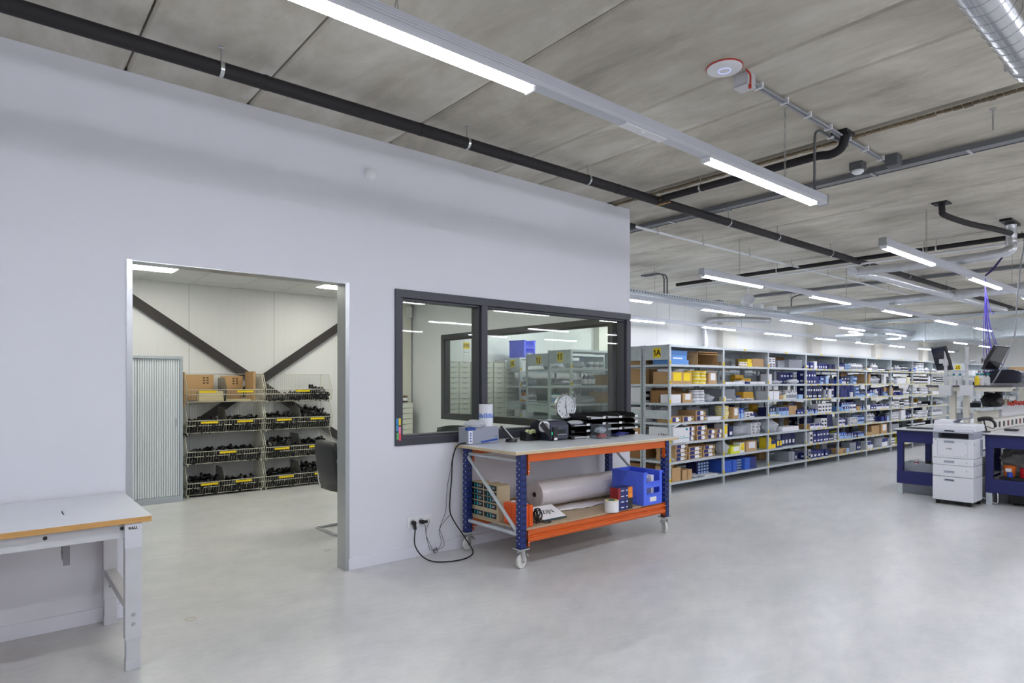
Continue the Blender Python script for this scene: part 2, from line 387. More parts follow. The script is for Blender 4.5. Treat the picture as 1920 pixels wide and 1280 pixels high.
# ------------------------------------------------------------------ luminaires and ceiling services
def chain(p0,p1,r=0.0035):
    mb=M(); n=max(4,int(abs(p0[2]-p1[2])/0.035)); 
    for i in range(n):
        z0=p0[2]+(p1[2]-p0[2])*i/n; z1=p0[2]+(p1[2]-p0[2])*(i+1)/n; x,y=p0[0],p0[1]
        if i%2: mb.tube([(x-0.006,y,z0),(x-0.006,y,z1)],r*0.7,4); mb.tube([(x+0.006,y,z0),(x+0.006,y,z1)],r*0.7,4)
        else: mb.tube([(x,y-0.006,z0),(x,y-0.006,z1)],r*0.7,4); mb.tube([(x,y+0.006,z0),(x,y+0.006,z1)],r*0.7,4)
    return mb
TR=mat('trunking_grey',(206,209,216),0.4,0.1)
lum_mesh=None; dif_mesh=None
ZL=2.87
def luminaire(x,y,L,label,group,ZL=2.87):
    global lum_mesh,dif_mesh
    r=root('strip_luminaire',label,'ceiling light',(x,y,ZL),0,group)
    key='L%.2f'%L
    if key not in LM:
        hs=M().box(0,L,-0.034,0.034,0.032,0.05).box(0,L,-0.036,-0.032,0.02,0.05).box(0,L,0.032,0.036,0.02,0.05).mesh('housing',[TR])
        df=M().prism([(-0.028,0.034),(0.028,0.034),(0.026,0.006),(0.018,0),(-0.018,0),(-0.026,0.006)],0.012,L-0.012,'x').mesh('diffuser',[LIT])
        ec=[M().box(a,a+0.012,-0.03,0.03,0,0.034).mesh('end_cap',[WHITEP]) for a in (0,L-0.012)]
        LM[key]=(hs,df,ec)
    hs,df,ec=LM[key]
    part('housing',hs,None,r); part('diffuser',df,None,r,label='lit white diffuser'); part('end_cap',ec[0],None,r); part('end_cap',ec[1],None,r)
    return r
LM={}
def rail(y,x0,x1,rowname,starts,L,chains,ZL=2.87):
    r=root('light_rail','long grey trunking, the '+rowname,'light rail',(x0,y,ZL),0,'light trunking rails under the concrete ceiling')
    n=x1-x0
    body=M().box(0,n,-0.03,0.03,0.05,0.105)
    for q in (0.062,0.074,0.086,0.096): body.box(0,n,-0.0325,0.0325,q,q+0.004)
    xs=sorted(starts); prev=x0
    for s_ in xs+[x1]:
        if s_-prev>0.05: body.box(prev-x0,s_-x0,-0.032,0.032,0.034,0.05)
        prev=s_+L
    part('rail_body',body,TR,r)
    for c in chains:
        if n<60:
            m_=chain((c-x0,0,H-ZL),(c-x0,0,0.105)) if c<12 else M().cyl((c-x0,0,0.105),(c-x0,0,H-ZL),0.004,5)
            part('chain',m_,CHROME,r)
    for a in (n,-0.012): part('end_plate',M().box(a,a+0.012,-0.036,0.036,0.03,0.11),CHROME,r)
    for i,s_ in enumerate(xs):
        luminaire(s_,y,L,'lit strip light, %s from the left on the %s'%(nth(i),rowname),'strip lights on the '+rowname,ZL)
def seq(a,n,p=3.02): return [a+p*i for i in range(n)]
rail(2.215,-2.8,5.06,'rail nearest overhead',[-2.42,0.50,3.42],1.47,[-1.3,1.25,4.44])
rail(2.47,7.0,32,'rail over the right aisle',seq(7.02,8,2.95),1.5,[8.3,12.2,16.5,21,26])
rail(4.64,7.08,32,'rail before the long rack',seq(7.10,8,3.02),1.5,[8.0,11.5,15.3,20,25,30])
rail(6.77,5.9,32,'rail under the perforated tray',seq(7.30,8,3.03),1.5,[8.9,12,15.5,20,25,30])
rail(8.35,5.9,32,'rail along the back wall',seq(7.02,9,2.87),1.41,[8.6,11.5,14.5,18.8,23.5,28],ZL=2.783)
# rows behind the viewpoint, seen only as reflections and light
for i,(yy,st,nn) in enumerate(((0.04,-1.6,9),(-2.6,-1.4,9),(-5.2,-1.4,8))):
    rail(yy,-5,30 ,('%s rail reflected in the window'%nth(i)),seq(st-3.0,nn+2,3.0)[:11],1.47,[-3,2,6,10,15,20,25])

# black insulated main pipe along the partition wall
PY,PZ=3.97,3.365
r=root('insulated_pipe','long black foam-insulated pipe running along the ceiling beside the white wall','pipe',(0,PY,PZ))
cuts=[-6.9,-0.6,1.32,2.44,3.3,4.65,6.4,8.0,9.7,11.6,14,17,20,24]
part('pipe_foam',M().cyl((cuts[0],0,0),(cuts[-1],0,0),0.044,18),BLKPIPE,r)
for c in cuts[1:-1]: part('joint_band',M().cyl((c-0.012,0,0),(c+0.012,0,0),0.0465,18),mat('band_black',(14,13,15),0.5),r)
for c in (-0.9,1.06,2.86,4.23,6.6,7.75,9.3,10.6,12.4,14.5,17,19.5):
    mb=M().cyl((c-0.011,0,0),(c+0.011,0,0),0.0475,18).cyl((c,0,0.045),(c,0,H-PZ),0.005,6).cyl((c,0,H-PZ-0.006),(c,0,H-PZ),0.014,8)
    part('pipe_hanger',mb,CHROME,r)
# branch with brass valve
r=root('insulated_branch_pipe','black insulated branch pipe ending in an elbow near the ceiling sensor box','pipe',(5.25,0,3.37))
part('pipe_foam',M().tube(smooth([(0,3.93,0),(0,3.4,0),(0,2.55,0),(0,2.35,0.0),(0,2.24,-0.015),(0,2.16,0.01),(0,2.13,0.08),(0,2.13,0.13)],5),0.034,14),BLKPIPE,r)
for yy in (3.45,2.95): part('pipe_hanger',M().cyl((0,yy-0.01,0),(0,yy+0.01,0),0.0365,14).cyl((0,yy,0.03),(0,yy,0.13),0.005,6),CHROME,r)
part('shut_off_valve',M().cyl((0,3.86,0),(0,3.94,0),0.022,10).cyl((-0.03,3.9,0),(0.03,3.9,0),0.026,10).box(-0.01,0.01,3.8,3.96,-0.06,-0.05),mat('brass',(178,130,58),0.35,0.8),r)
part('wall_flange',M().box(-0.09,0.06,2.08,2.2,0.105,0.13),BLACK,r)
# thin white pipe
r=root('white_heating_pipe','thin white pipe with black end running parallel beyond the wall corner','pipe',(0,4.83,3.38))
part('pipe_run',M().cyl((5.95,0,0),(15.1,0,0),0.016,10),WHITEP,r)
part('black_sleeve',M().cyl((5.72,0,0),(5.95,0,0),0.03,10),BLKPIPE,r)
for c in (6.4,7.4,8.6,9.9,11.2,12.6,14): part('pipe_hanger',M().cyl((c-0.01,0,0),(c+0.01,0,0),0.02,8).cyl((c,0,0.01),(c,0,0.12),0.004,5),CHROME,r)
# black pipe at the ceiling over the middle aisle
r=root('insulated_pipe','black insulated pipe bending down from the ceiling over the right aisle','pipe',(0,0,0))
part('pipe_foam',M().tube(smooth([(8.13,2.27,3.5),(8.14,2.27,3.42),(8.2,2.26,3.37),(8.7,2.16,3.34),(9.2,2.03,3.33),(9.5,1.98,3.33),(9.9,1.98,3.36)],5),0.032,12),BLKPIPE,r)
part('ceiling_flange',M().box(8.05,8.22,2.2,2.35,3.485,3.5),BLACK,r); part('ceiling_flange',M().box(9.5,9.95,1.93,2.05,3.47,3.5),BLACK,r)
r=root('insulated_pipe','black insulated pipe crossing the ceiling towards the long main pipe','pipe',(10.15,0,3.38))
part('pipe_foam',M().cyl((0,1.3,0),(0,7.2,0),0.033,12),BLKPIPE,r)
for yy in (1.9,2.9,3.05,5.2,6.4): part('pipe_hanger',M().cyl((0,yy-0.01,0),(0,yy+0.01,0),0.037,10).cyl((0,yy,0.03),(0,yy,0.12),0.005,5),CHROME,r)
thing('white_heating_pipe',M().cyl((10.32,1.2,3.33),(10.32,7.4,3.33),0.016,8),WHITEP,'thin white pipe crossing the ceiling right beside a black pipe','pipe')

# slotted cable trays
def tray(x,y0,y1,label,z=3.44,w=0.13):
    r=root('cable_tray',label,'cable tray',(x,y0,z)); L=y1-y0
    mb=M().box(-w/2,-w/2+0.005,0,L,0,0.045).box(w/2-0.005,w/2,0,L,0,0.045)
    for i in range(4): 
        q=-w/2+0.02+i*(w-0.04)/3.0; mb.cyl((q,0,0.012),(q,L,0.012),0.007,6,1)
    part('tray_channel',mb,[mat('tray_dark',(112,114,118),0.5,0.2),mat('grey_cable',(160,162,166),0.5)],r)
    n=int(L/0.75)
    for i in range(n+1): part('tray_clip',M().box(-w/2-0.01,w/2+0.01,0.05+i*0.75,0.075+i*0.75,-0.006,0.0),CHROME,r); 
    for i in range(n+1): part('tray_stud',M().cyl((0,0.06+i*0.75,0.0),(0,0.06+i*0.75,H-z),0.005,5),CHROME,r)
tray(6.33,-1.5,6.9,'grey cable tray crossing the ceiling behind the small white motion sensor')
tray(13.4,1.2,7.5,'distant grey cable tray crossing the ceiling over the fifth rack bay',w=0.1)
tray(16.8,1.2,7.5,'far grey cable tray crossing the ceiling above the island bench',w=0.1)
# conduits to the access point
mb=M(); 
for dy in (-0.012,0.012): mb.cyl((3.84,2.15+dy,3.475),(6.28,2.15+dy,3.475),0.009,8)
r=root('conduit_run','twin grey conduits running from the white junction box to the tray','conduit',(0,0,0)); part('conduit',mb,mat('conduit_grey',(150,152,158),0.5),r)
for c in (3.95,4.3,4.65,5.0,5.35,5.7,6.05): part('conduit_clip',M().box(c-0.008,c+0.008,2.12,2.18,3.462,3.5),WHITEP,r)
r=root('conduit_run','grey conduit bending down from the ceiling to the end of the light rail','conduit',(0,0,0))
part('conduit',M().tube([(5.5,2.21,3.475)]+smooth([(5.0,2.215,3.475),(4.93,2.215,3.44),(4.91,2.215,3.36)],5)+[(4.91,2.215,2.98)],0.010,8),mat('conduit_dark',(95,96,100),0.5),r)
part('conduit_clip',M().box(5.18,5.2,2.19,2.24,3.46,3.5),WHITEP,r)
mb=M()
for dx in (0,0.09): mb.tube([(9.2+dx,7.3,3.46)]+smooth([(9.2+dx,6.95,3.46),(9.2+dx,6.83,3.42),(9.2+dx,6.79,3.34)],4)+[(9.2+dx,6.79,3.0)],0.014,8)
thing('conduit_run',mb,MATS['conduit_dark'],'pair of bent grey conduits dropping into the perforated tray','conduit')
thing('conduit_run',M().tube([(13.9,6.4,3.46)]+smooth([(13.9,6.6,3.46),(13.9,6.76,3.42),(13.9,6.79,3.34)],4)+[(13.9,6.79,3.0)],0.016,8),MATS['conduit_dark'],'single bent grey conduit dropping to the tray further right','conduit')

# wireless access point with red rim, junction box with red cable
r=root('wireless_access_point','flat round white access point with red rim on the concrete ceiling','access point',(3.58,2.18,3.5))
part('rim',M().lathe([(0,0),(0.112,0),(0.112,-0.008),(0.0,-0.008)],36),mat('red_rim',(190,50,40),0.5),r)
part('dome',M().lathe([(0.108,-0.008),(0.106,-0.014),(0.09,-0.019),(0.04,-0.023),(0,-0.024)],36),WHITEP,r)
part('status_ring',M().lathe([(0.036,-0.023),(0.036,-0.0245),(0.039,-0.0242),(0.039,-0.0225)],30),em('ring_blue',(170,180,255),1.2),r,label='pale blue glowing ring')
r=root('junction_box','square white junction box hanging at the end of the twin conduits','junction box',(3.77,2.15,3.44))
part('box_body',M().box(-0.05,0.05,-0.05,0.05,-0.02,0.06),mat('box_grey',(196,197,200),0.5),r,bevel=0.006)
part('box_lid',M().box(-0.053,0.053,-0.053,0.053,-0.032,-0.02),mat('box_lid',(205,206,208),0.5),r,bevel=0.006)
thing('red_cable',M().tube(smooth([(3.70,2.10,3.495),(3.695,2.07,3.45),(3.69,2.065,3.40),(3.695,2.07,3.38)],5),0.006,6).cyl((3.69,2.068,3.385),(3.69,2.068,3.36),0.010,8),mat('red_cable',(200,60,40),0.5),'short red cable hanging in front of the white junction box','cable')
# motion sensor
r=root('motion_sensor','small grey and white motion sensor on the ceiling beside the tray','sensor',(6.07,2.35,3.45))
part('sensor_base',M().box(-0.055,0.055,-0.055,0.055,-0.02,0.05),mat('sensor_grey',(92,94,98),0.5),r,bevel=0.005)
part('sensor_dome',M().lathe([(0.05,-0.02),(0.05,-0.035),(0.03,-0.052),(0,-0.056)],20),WHITEP,r)
thing('junction_box',M().box(6.05,6.17,2.02,2.12,3.40,3.5),MATS['sensor_grey'],'small dark junction box where the conduits reach the tray','junction box',bevel=0.004)
# wall smoke detector
r=root('smoke_detector','round white detector fixed high on the white partition wall','smoke detector',(2.385,YW,3.205))
part('detector_base',M().lathe([(0,0),(0.052,0),(0.052,-0.018),(0,-0.018)],28,ax='y'),WHITEP,r)
part('detector_head',M().lathe([(0.044,-0.018),(0.042,-0.034),(0.026,-0.046),(0.022,-0.046),(0.02,-0.05),(0,-0.052)],28,ax='y'),WHITEP,r)
# plug-in indicator on the rail
r=root('rail_sensor_plate','small white sensor plate set into the nearest light rail','sensor',(2.79,2.215,ZL+0.033))
part('plate',M().box(-0.16,0.20,-0.028,0.028,-0.008,0),WHITEP,r); part('lens',M().lathe([(0.02,-0.008),(0.018,-0.018),(0,-0.02)],16),WHITEP,r)

# spiral duct overhead
r=root('spiral_duct','shiny galvanised spiral duct in the top right corner of the ceiling','duct',(0,0.77,3.19))
mb=M().cyl((1.5,0,0),(4.22,0,0),0.09,40); part('duct_shell',mb,mat('duct_zinc',(205,207,210),0.22,0.95,var=0.03,scale=6),r)
for i in range(27): 
    c=1.55+i*0.1; part('seam_ring',M().tube([(c+0.02*math.sin(a),0.091*math.cos(a),0.091*math.sin(a)) for a in [2*PI*q/32 for q in range(33)]],0.0022,4,cap=False),MATS['duct_zinc'],r)
part('end_collar',M().lathe([(0.09,4.17),(0.097,4.17),(0.097,4.24),(0.08,4.24),(0.08,4.22)],32,ax='x'),CHROME,r)
part('duct_hanger',M().cyl((4.2,0.105,0),(4.2,0.105,0.31),0.006,6).box(4.19,4.21,0.09,0.115,-0.015,0.015),CHROME,r)

# foil insulated ducts
def foil(label,pts,rad):
    P_=smooth(pts,10); rr=random.Random(len(label)); 
    return thing('foil_duct',M().tube(P_,rad,16,rs=[rad*(1+rr.uniform(-0.07,0.07)) for _ in P_]),ALU,label,'duct')
foil('foil-wrapped duct crossing above the island with an elbow at its right end',[(9.72,1.98,3.45),(9.72,1.98,3.25),(9.69,2.04,3.12),(9.6,2.7,3.08),(9.5,3.5,3.08),(9.46,3.75,3.08)],0.058)
foil('long foil-wrapped duct running away beside the black main pipe',[(9.4,3.72,3.08),(10.5,3.66,3.09),(12,3.63,3.08),(13.5,3.62,3.09),(15,3.6,3.08),(17,3.58,3.08)],0.065)
foil('foil-wrapped duct branching left over the storage rack',[(13.6,1.6,3.14),(13.55,3.0,3.12),(13.5,3.9,3.1),(13.55,5.2,3.1),(13.6,7.2,3.1)],0.085)
r=root('foil_duct','narrow silver duct dropping along the back wall above the racks','duct',(0,0,0))
part('duct_shell',M().tube(smooth([(14.2,9.2,2.05),(14.2,9.2,2.6),(14.2,9.2,2.95),(14.25,9.18,3.08),(14.5,9.1,3.13),(15.3,8.7,3.16),(16,8.4,3.16)],6),0.075,14),ALU,r)
# large rectangular duct
r=root('rectangular_duct','large grey rectangular air duct crossing the far ceiling','duct',(21.4,0,2.76))
part('duct_shell',M().box(0,0.9,0.5,8.2,0,0.52),GALV,r,bevel=0.01)
for yy in (1.6,2.8,4.0,5.2,6.4,7.6): part('duct_flange',M().box(-0.03,0.93,yy,yy+0.04,-0.03,0.55),GALV,r)
r=root('air_diffuser_duct','flat grey duct section with fins below the ceiling past the rack','duct',(17.4,6.9,2.72))
for i in range(4): part('duct_fin',M().box(i*0.9,i*0.9+0.75,-0.3,0.4,0.03*i%0.07,0.03*i%0.07+0.06),GALV,r)
part('duct_support',M().box(0,3.5,0.02,0.08,0.1,0.14),GALV,r)
# perforated tray above the fourth rail
r=root('perforated_cable_tray','long perforated metal cable tray above the rail behind the rack','cable tray',(5.75,6.77,3.0))
mb=M().box(0,25,-0.10,0.10,0,0.004).box(0,25,-0.10,-0.096,0,0.055).box(0,25,0.096,0.10,0,0.055)
part('tray_channel',mb,GALV,r)
hm=M()
for i in range(200): hm.box(0.05+i*0.075,0.085+i*0.075,-0.1012,-0.0998,0.022,0.036)
part('slot_row',hm,INK,r,label='row of dark slots')
for c in (1.4,4.6,7.9,12,16,20): part('tray_hanger',M().cyl((c,-0.09,0),(c,-0.09,H-3.0),0.004,5),CHROME,r)
r=root('perforated_cable_tray','far perforated cable tray crossing below the ceiling before the big duct','cable tray',(18.6,1,3.12))
part('tray_channel',M().box(-0.1,0.1,0,6.5,0,0.004).box(-0.1,-0.095,0,6.5,0,0.07).box(0.095,0.1,0,6.5,0,0.07),GALV,r)
for c in (1.0,3.0,5.0): part('tray_hanger',M().cyl((0,c,0),(0,c,H-3.12),0.005,5),CHROME,r)
# round speaker and small boxes on the tray
r=root('ceiling_speaker','round white projector speaker hanging above the perforated tray','speaker',(11.95,6.75,3.2))
part('speaker_body',M().lathe([(0,-0.14),(0.08,-0.14),(0.11,-0.1),(0.112,0.1),(0.10,0.115)],28,ax='x').xf(Matrix.Rotation(-2.3,4,'Z')),WHITEP,r)
part('speaker_grille',M().lathe([(0.10,0.105),(0,0.11)],28,ax='x').xf(Matrix.Rotation(-2.3,4,'Z')),mat('grille',(190,190,198),0.6),r)
part('bracket',M().box(-0.01,0.01,-0.01,0.01,0.1,0.3).box(-0.12,0.12,-0.03,0.03,0.27,0.30),WHITEP,r)
for i,(bx,bz) in enumerate(((11.9,0.10),(12.35,0.09),(12.9,0.09),(9.9+0.9,0.04))):
    thing('splitter_box',M().box(bx,bx+0.14,6.68,6.84,3.055,3.06+bz),GREYP if i==3 else WHITEP,['small white splitter box under the round speaker on the tray','square white splitter box right of the round speaker','rightmost of the white splitter boxes on the tray','small grey bracket box on the tray left of the speaker'][i],'junction box',bevel=0.004)
thing('ceiling_sensor',M().lathe([(0,3.5),(0.05,3.5),(0.05,3.47),(0.02,3.455),(0,3.455)],16,c=(10.6,5.7,0)),WHITEP,'small white disc sensor on the ceiling between the rack rails','sensor')
# hanging cables over the island
cc=M(); rr=random.Random(2)
for i in range(9):
    a=rr.uniform(0,6.28); q=0.05*rr.random()+0.015
    cc.tube(smooth([(10.5,2.42,2.93),(10.5+0.3*q*math.cos(a),2.42+0.3*q*math.sin(a),2.6),(10.5+q*math.cos(a),2.42+q*math.sin(a),2.25),(10.5+q*1.3*math.cos(a+0.3),2.40+q*2*math.sin(a),1.95),(10.45+q*math.cos(a),2.37+q*2.5*math.sin(a),1.62)],4),0.0045,5)
cc.tube(smooth([(10.49,2.40,2.7),(10.47,2.36,2.5),(10.44,2.33,2.44),(10.42,2.31,2.45)],4),0.0045,5)
thing('network_cable_bundle',cc,PURPLE,'loose bundle of pale purple cables dropping onto the island shelf','cable',kind='stuff')
cc=M()
for i in range(5): cc.tube(smooth([(10.34,2.03+0.008*i,3.46),(10.33,2.06+0.008*i,3.34),(10.38,2.18,3.2+0.006*i),(10.45,2.32+0.006*i,3.03),(10.5,2.42,2.96+0.005*i)],5),0.005,5)
thing('network_cable_bundle',cc,PURPLED,'dark violet cable bundle sagging from the ceiling to the light rail','cable')
thing('power_cable',M().tube(smooth([(10.36,2.0,3.47),(10.3,1.96,3.3),(10.2,1.98,3.0),(10.1,2.0,2.5),(10.0,2.0,2.1),(9.95,2.08,1.8),(9.95,2.17,1.58),(9.98,2.22,1.50)],6),0.009,7),MATS['conduit_grey'],'grey power cable hanging from the ceiling down to the island shelf','cable')
thing('hanging_chain',chain((10.4,1.93,3.4),(10.4,1.93,2.95)),CHROME,'short loose chain hanging beside the grey power cable','chain')
# ceiling conduit stubs
thing('threaded_stud',M().cyl((5.62,2.0-0.75,3.34),(5.62,1.25,3.5),0.006,6).cyl((5.62,1.25,3.49),(5.62,1.25,3.5),0.02,8),CHROME,'lone threaded stud hanging from the ceiling right of the black elbow','stud')
# office panels
for i,(px,py) in enumerate(((1.13,7.95),(3.53,7.95),(1.13,5.81),(3.53,5.81))):
    r=root('panel_light',['left lit ceiling panel seen at the top of the doorway','right lit ceiling panel at the top edge of the doorway','hidden left office panel nearer the partition','hidden right office panel nearer the partition'][i],'ceiling light',(px,py,OC-0.012))
    part('panel_frame',M().box(0,0.6,0,0.6,0.006,0.014),WHITEP,r); part('diffuser',M().box(0.015,0.585,0.015,0.585,0.0,0.006),LITP,r,label='glowing white panel')
thing('heat_sensor',M().box(5.42,5.49,9.2,9.28,2.6,2.78),WHITEP,'small white box sensor high in the office corner','sensor',bevel=0.005)
# cross bracing
r=root('cross_brace','dark flat steel cross brace on the office back wall','brace',(2.95,9.34,1.655))
def bz(p0,p1,y): return M().bar((p0[0]-2.95,y,p0[1]-1.655),(p1[0]-2.95,y,p1[1]-1.655),0.012,0.12,up=(0,0,1))
part('brace_bar',bz((1.0,3.0-0.16+0.02),(5.2,-0.0),0.0),BRACE,r,label='bar falling from left to right')
part('brace_bar',bz((1.3,0.24+0.07),(5.2,3.0+0.06),-0.014),BRACE,r,label='bar rising from left to right')

# ------------------------------------------------------------------ left workbench
r=root('workbench','white-topped packing table with grey adjustable legs standing against the white wall','table',(-0.27,4.2,0))
TX0,TX1=-0.93,0.93; TY0,TY1=-0.44,0.455; TZ=0.80
part('table_top',M().box(TX0,TX1,TY0,TY1,TZ-0.032,TZ-0.003),PLY,r,label='table core with brown plywood edge',bevel=0.002)
part('top_laminate',M().box(TX0,TX1,TY0,TY1,TZ-0.003,TZ),TOPW,r)
mk=M().text('M. Spanplaat  IIII  1800 x 900',0.016,(0.35,TY0-0.0006,TZ-0.018),m=0)
part('apron',M().box(TX0+0.06,TX1-0.07,-0.405,-0.37,0.69,TZ-0.033).box(TX0+0.06,TX1-0.07,-0.37,-0.355,0.755,TZ-0.033),LGREY,r,bevel=0.004)
part('rear_apron',M().box(TX0+0.06,TX1-0.07,0.37,0.40,0.69,TZ-0.033),LGREY,r,bevel=0.004)
for bx in (0.479,0.80): part('apron_plug',M().lathe([(0.0,-0.408),(0.0095,-0.408),(0.0095,-0.404)],12,c=(bx,0,0.742),ax='y'),BLACK,r)
for sx in (1,-1):
    for sy in (-1,1):
        cx=sx*0.848; cy=-0.40 if sy<0 else 0.40
        lg=part('leg',M().box(cx-0.038,cx+0.038,cy-0.03,cy+0.03,0.16,TZ-0.034),LGREY,r,bevel=0.004)
        part('leg_foot',M().box(cx-0.033,cx+0.033,cy-0.026,cy+0.026,0.0,0.162),LGREY,lg,bevel=0.003)
        part('foot_shoe',M().box(cx-0.035,cx+0.035,cy-0.028,cy+0.028,0.0,0.055),LGREY,lg,bevel=0.003)
        for bz_ in (0.24,0.29): part('bolt',M().lathe([(0,-0.007),(0.006,-0.006),(0.011,0)],6,c=(cx,cy-0.03,bz_),ax='y'),CHROME,lg)
        if sy<0: part('top_cap',M().box(cx-0.039,cx+0.039,cy-0.031,cy-0.0295,0.64,TZ-0.034),mat('cap_grey',(205,206,212),0.5),lg)
    part('stretcher',M().box(sx*0.848-0.03,sx*0.848+0.03,-0.37,0.37,0.30,0.345),LGREY,r,bevel=0.003)
lt=M().text('RAU.',0.019,(0.846,-0.4318,0.742),bold=0.0008)
part('leg_lettering',lt,INK,r)
part('cable_bracket',M().box(0.57,0.60,-0.14,-0.134,0.53,0.80).box(0.57,0.575,-0.134,-0.02,0.55,0.80).box(0.57,0.60,-0.02,-0.014,0.57,0.80),mat('bracket_grey',(150,151,156),0.5),r)
hm=M()
for i in range(6):
    hm.box(0.5685,0.5695,-0.105,-0.095,0.585+i*0.034,0.597+i*0.034); hm.box(0.5685,0.5695,-0.055,-0.045,0.585+i*0.034,0.597+i*0.034)
part('bracket_holes',hm,INK,r)
for i,(fx,fy,rr_) in enumerate(((0.98,4.35,0.030),(2.32,5.35,0.028))):
    thing('floor_ring',M().lathe([(rr_,0.0),(rr_,0.002),(rr_+0.003,0.002),(rr_+0.003,0.0)],28,c=(fx,fy,0)),mat('ring_stain',(190,170,140),0.7),['small tan rubber ring lying on the concrete floor before the doorway','small tan rubber ring lying on the floor inside the office'][i],'ring')

# ------------------------------------------------------------------ office: tambour cabinet
r=root('tambour_cabinet','tall grey cabinet with vertical slatted shutter doors beside the wire baskets','cabinet',(1.38,8.93,0))
cw=0.5; ch=1.83; CG=mat('cabinet_grey',(166,174,182),0.45)
part('cabinet_body',M().box(-cw,cw,-0.2,0.24,0,0.075).box(-cw,cw,-0.2,0.24,ch-0.035,ch).box(-cw,-cw+0.035,-0.2,0.24,0.075,ch-0.035).box(cw-0.035,cw,-0.2,0.24,0.075,ch-0.035).box(-cw,cw,0.22,0.24,0.075,ch-0.035),CG,r,bevel=0.003)
for sx in (0,1):
    sl=M(); a=-cw+0.035 if sx==0 else 0.001; n=18; wd=(cw-0.036)/n
    for i in range(n):
        x0=a+i*wd; sl.prism([(x0+0.001,-0.175),(x0+0.004,-0.183),(x0+wd-0.004,-0.183),(x0+wd-0.001,-0.175)],0.078,ch-0.037,'z')
    part('shutter_door',sl,mat('shutter_grey',(212,219,224),0.4),r)
part('lock',M().box(0.41,0.43,-0.19,-0.183,0.95,1.05),CG,r)

# ------------------------------------------------------------------ wire baskets and fittings
BW=0.975; BD=0.46; BH=0.405
def wires(segs,rad): 
    mb=M()
    for a,b_ in segs: mb.tube([a,b_],rad,4,cap=False)
    return mb
def make_basket():
    g=[]; n=30
    for i in range(n+1):
        x=i*BW/n
        g.append(((x,BD,0.03),(x,BD,BH-0.02)))                     # back
        g.append(((x,0.06,0.03),(x,0.02,0.125)))                   # lower sloping front
        g.append(((x,0.02,0.125),(x,0.005,0.19)))                  # upper front
        g.append(((x,0.06,0.03),(x,BD,0.03)))
    grid=wires(g,0.002)
    side=[]
    for x in (0,BW):
        for i in range(15):
            y=0.06+i*(BD-0.06)/14; zt=min(BH-0.01,0.19+(y-0.005)*1.65)
            side.append(((x,y,0.03),(x,y,zt)))
    sg=wires(side,0.0018)
    fr=[]
    for x in (0,BW):
        fr+=[((x,0.06,0.03),(x,BD,0.03)),((x,BD,0.03),(x,BD,BH)),((x,0.06,0.03),(x,0.02,0.125)),((x,0.02,0.125),(x,0.005,0.19)),((x,0.005,0.19),(x,0.125,BH)),((x,0.125,BH),(x,BD,BH)),((x,0.02,0.125),(x,BD,0.125))]
    fr+=[((0,0.06,0.03),(BW,0.06,0.03)),((0,0.02,0.125),(BW,0.02,0.125)),((0,0.005,0.19),(BW,0.005,0.19)),((0,BD,0.03),(BW,BD,0.03)),((0,BD,BH),(BW,BD,BH))]
    frm=wires(fr,0.0048)
    ft=M()
    for x in (0.015,BW-0.03): ft.box(x,x+0.015,0.07,0.10,0,0.03).box(x,x+0.015,BD-0.04,BD-0.01,0,0.03)
    lab=M().box(-0.105,0.105,-0.0015,0.0005,-0.014,0.014)
    lt=M().text('IIIIIII III',0.016,(0.0,-0.002,0),m=0)
    dv=M().prism([(0.06,0.03),(BD-0.01,0.03),(BD-0.01,BH-0.05),(0.13,BH-0.05),(0.01,0.19),(0.022,0.125)],-0.0008,0.0008,'x')
    return [q.mesh(nm,[mt_]) for q,nm,mt_ in ((grid,'wire_grid',WIRE),(sg,'side_grid',WIRE),(frm,'wire_frame',WIRE),(ft,'foot',WIRE),(lab,'price_label',YEL),(dv,'divider',mat('divider_zinc',(150,150,142),0.4,0.6)))]
BG=make_basket()
FIT=mat('fitting_black',(14,14,16),0.35); 
fitm=[]
for (L_,r_) in ((0.075,0.017),(0.06,0.021),(0.095,0.015)):
    q=M().tube([(-L_/2,0,0),(L_/2,0,0)],r_,9); q.tube([(-L_/2,0,0),(-L_/2+0.014,0,0)],r_*1.15,9); q.tube([(L_/2-0.014,0,0),(L_/2,0,0)],r_*1.15,9); fitm.append(q.mesh('pipe_fitting',[FIT]))
q=M().tube(smooth([(-0.035,0,-0.01),(0,0,0.0),(0.02,0,0.02),(0.028,0,0.045)],3),0.017,8); fitm.append(q.mesh('pipe_fitting',[FIT]))
rb=random.Random(11)
# (column, level from the top, dividers, labels x, compartments: x0,x1,fill left,fill right)
BK_SPEC=[(0,0,[0.49],[0.25,0.72],[]),
 (0,1,[0.49],[0.27,0.72],[(0.02,0.47,.165,.17),(0.51,0.95,.20,.20)]),
 (0,2,[],[0.50],[(0.02,0.95,.18,.19)]),
 (0,3,[0.46],[0.27,0.70],[(0.02,0.44,.23,.22),(0.48,0.95,.175,.18)]),
 (1,0,[],[0.52],[(0.02,0.30,.08,.07),(0.32,0.60,.11,.14),(0.62,0.95,.20,.16)]),
 (1,1,[0.50],[0.25,0.74],[(0.02,0.47,.22,.24),(0.52,0.95,.33,.24)]),
 (1,2,[0.50],[0.22,0.72],[(0.02,0.46,.26,.27),(0.52,0.95,.21,.25)]),
 (1,3,[0.50],[0.28,0.80],[(0.02,0.46,.21,.23),(0.52,0.95,.30,.24)])]
LV=['top','upper middle','lower middle','bottom']; CN=['left','right']
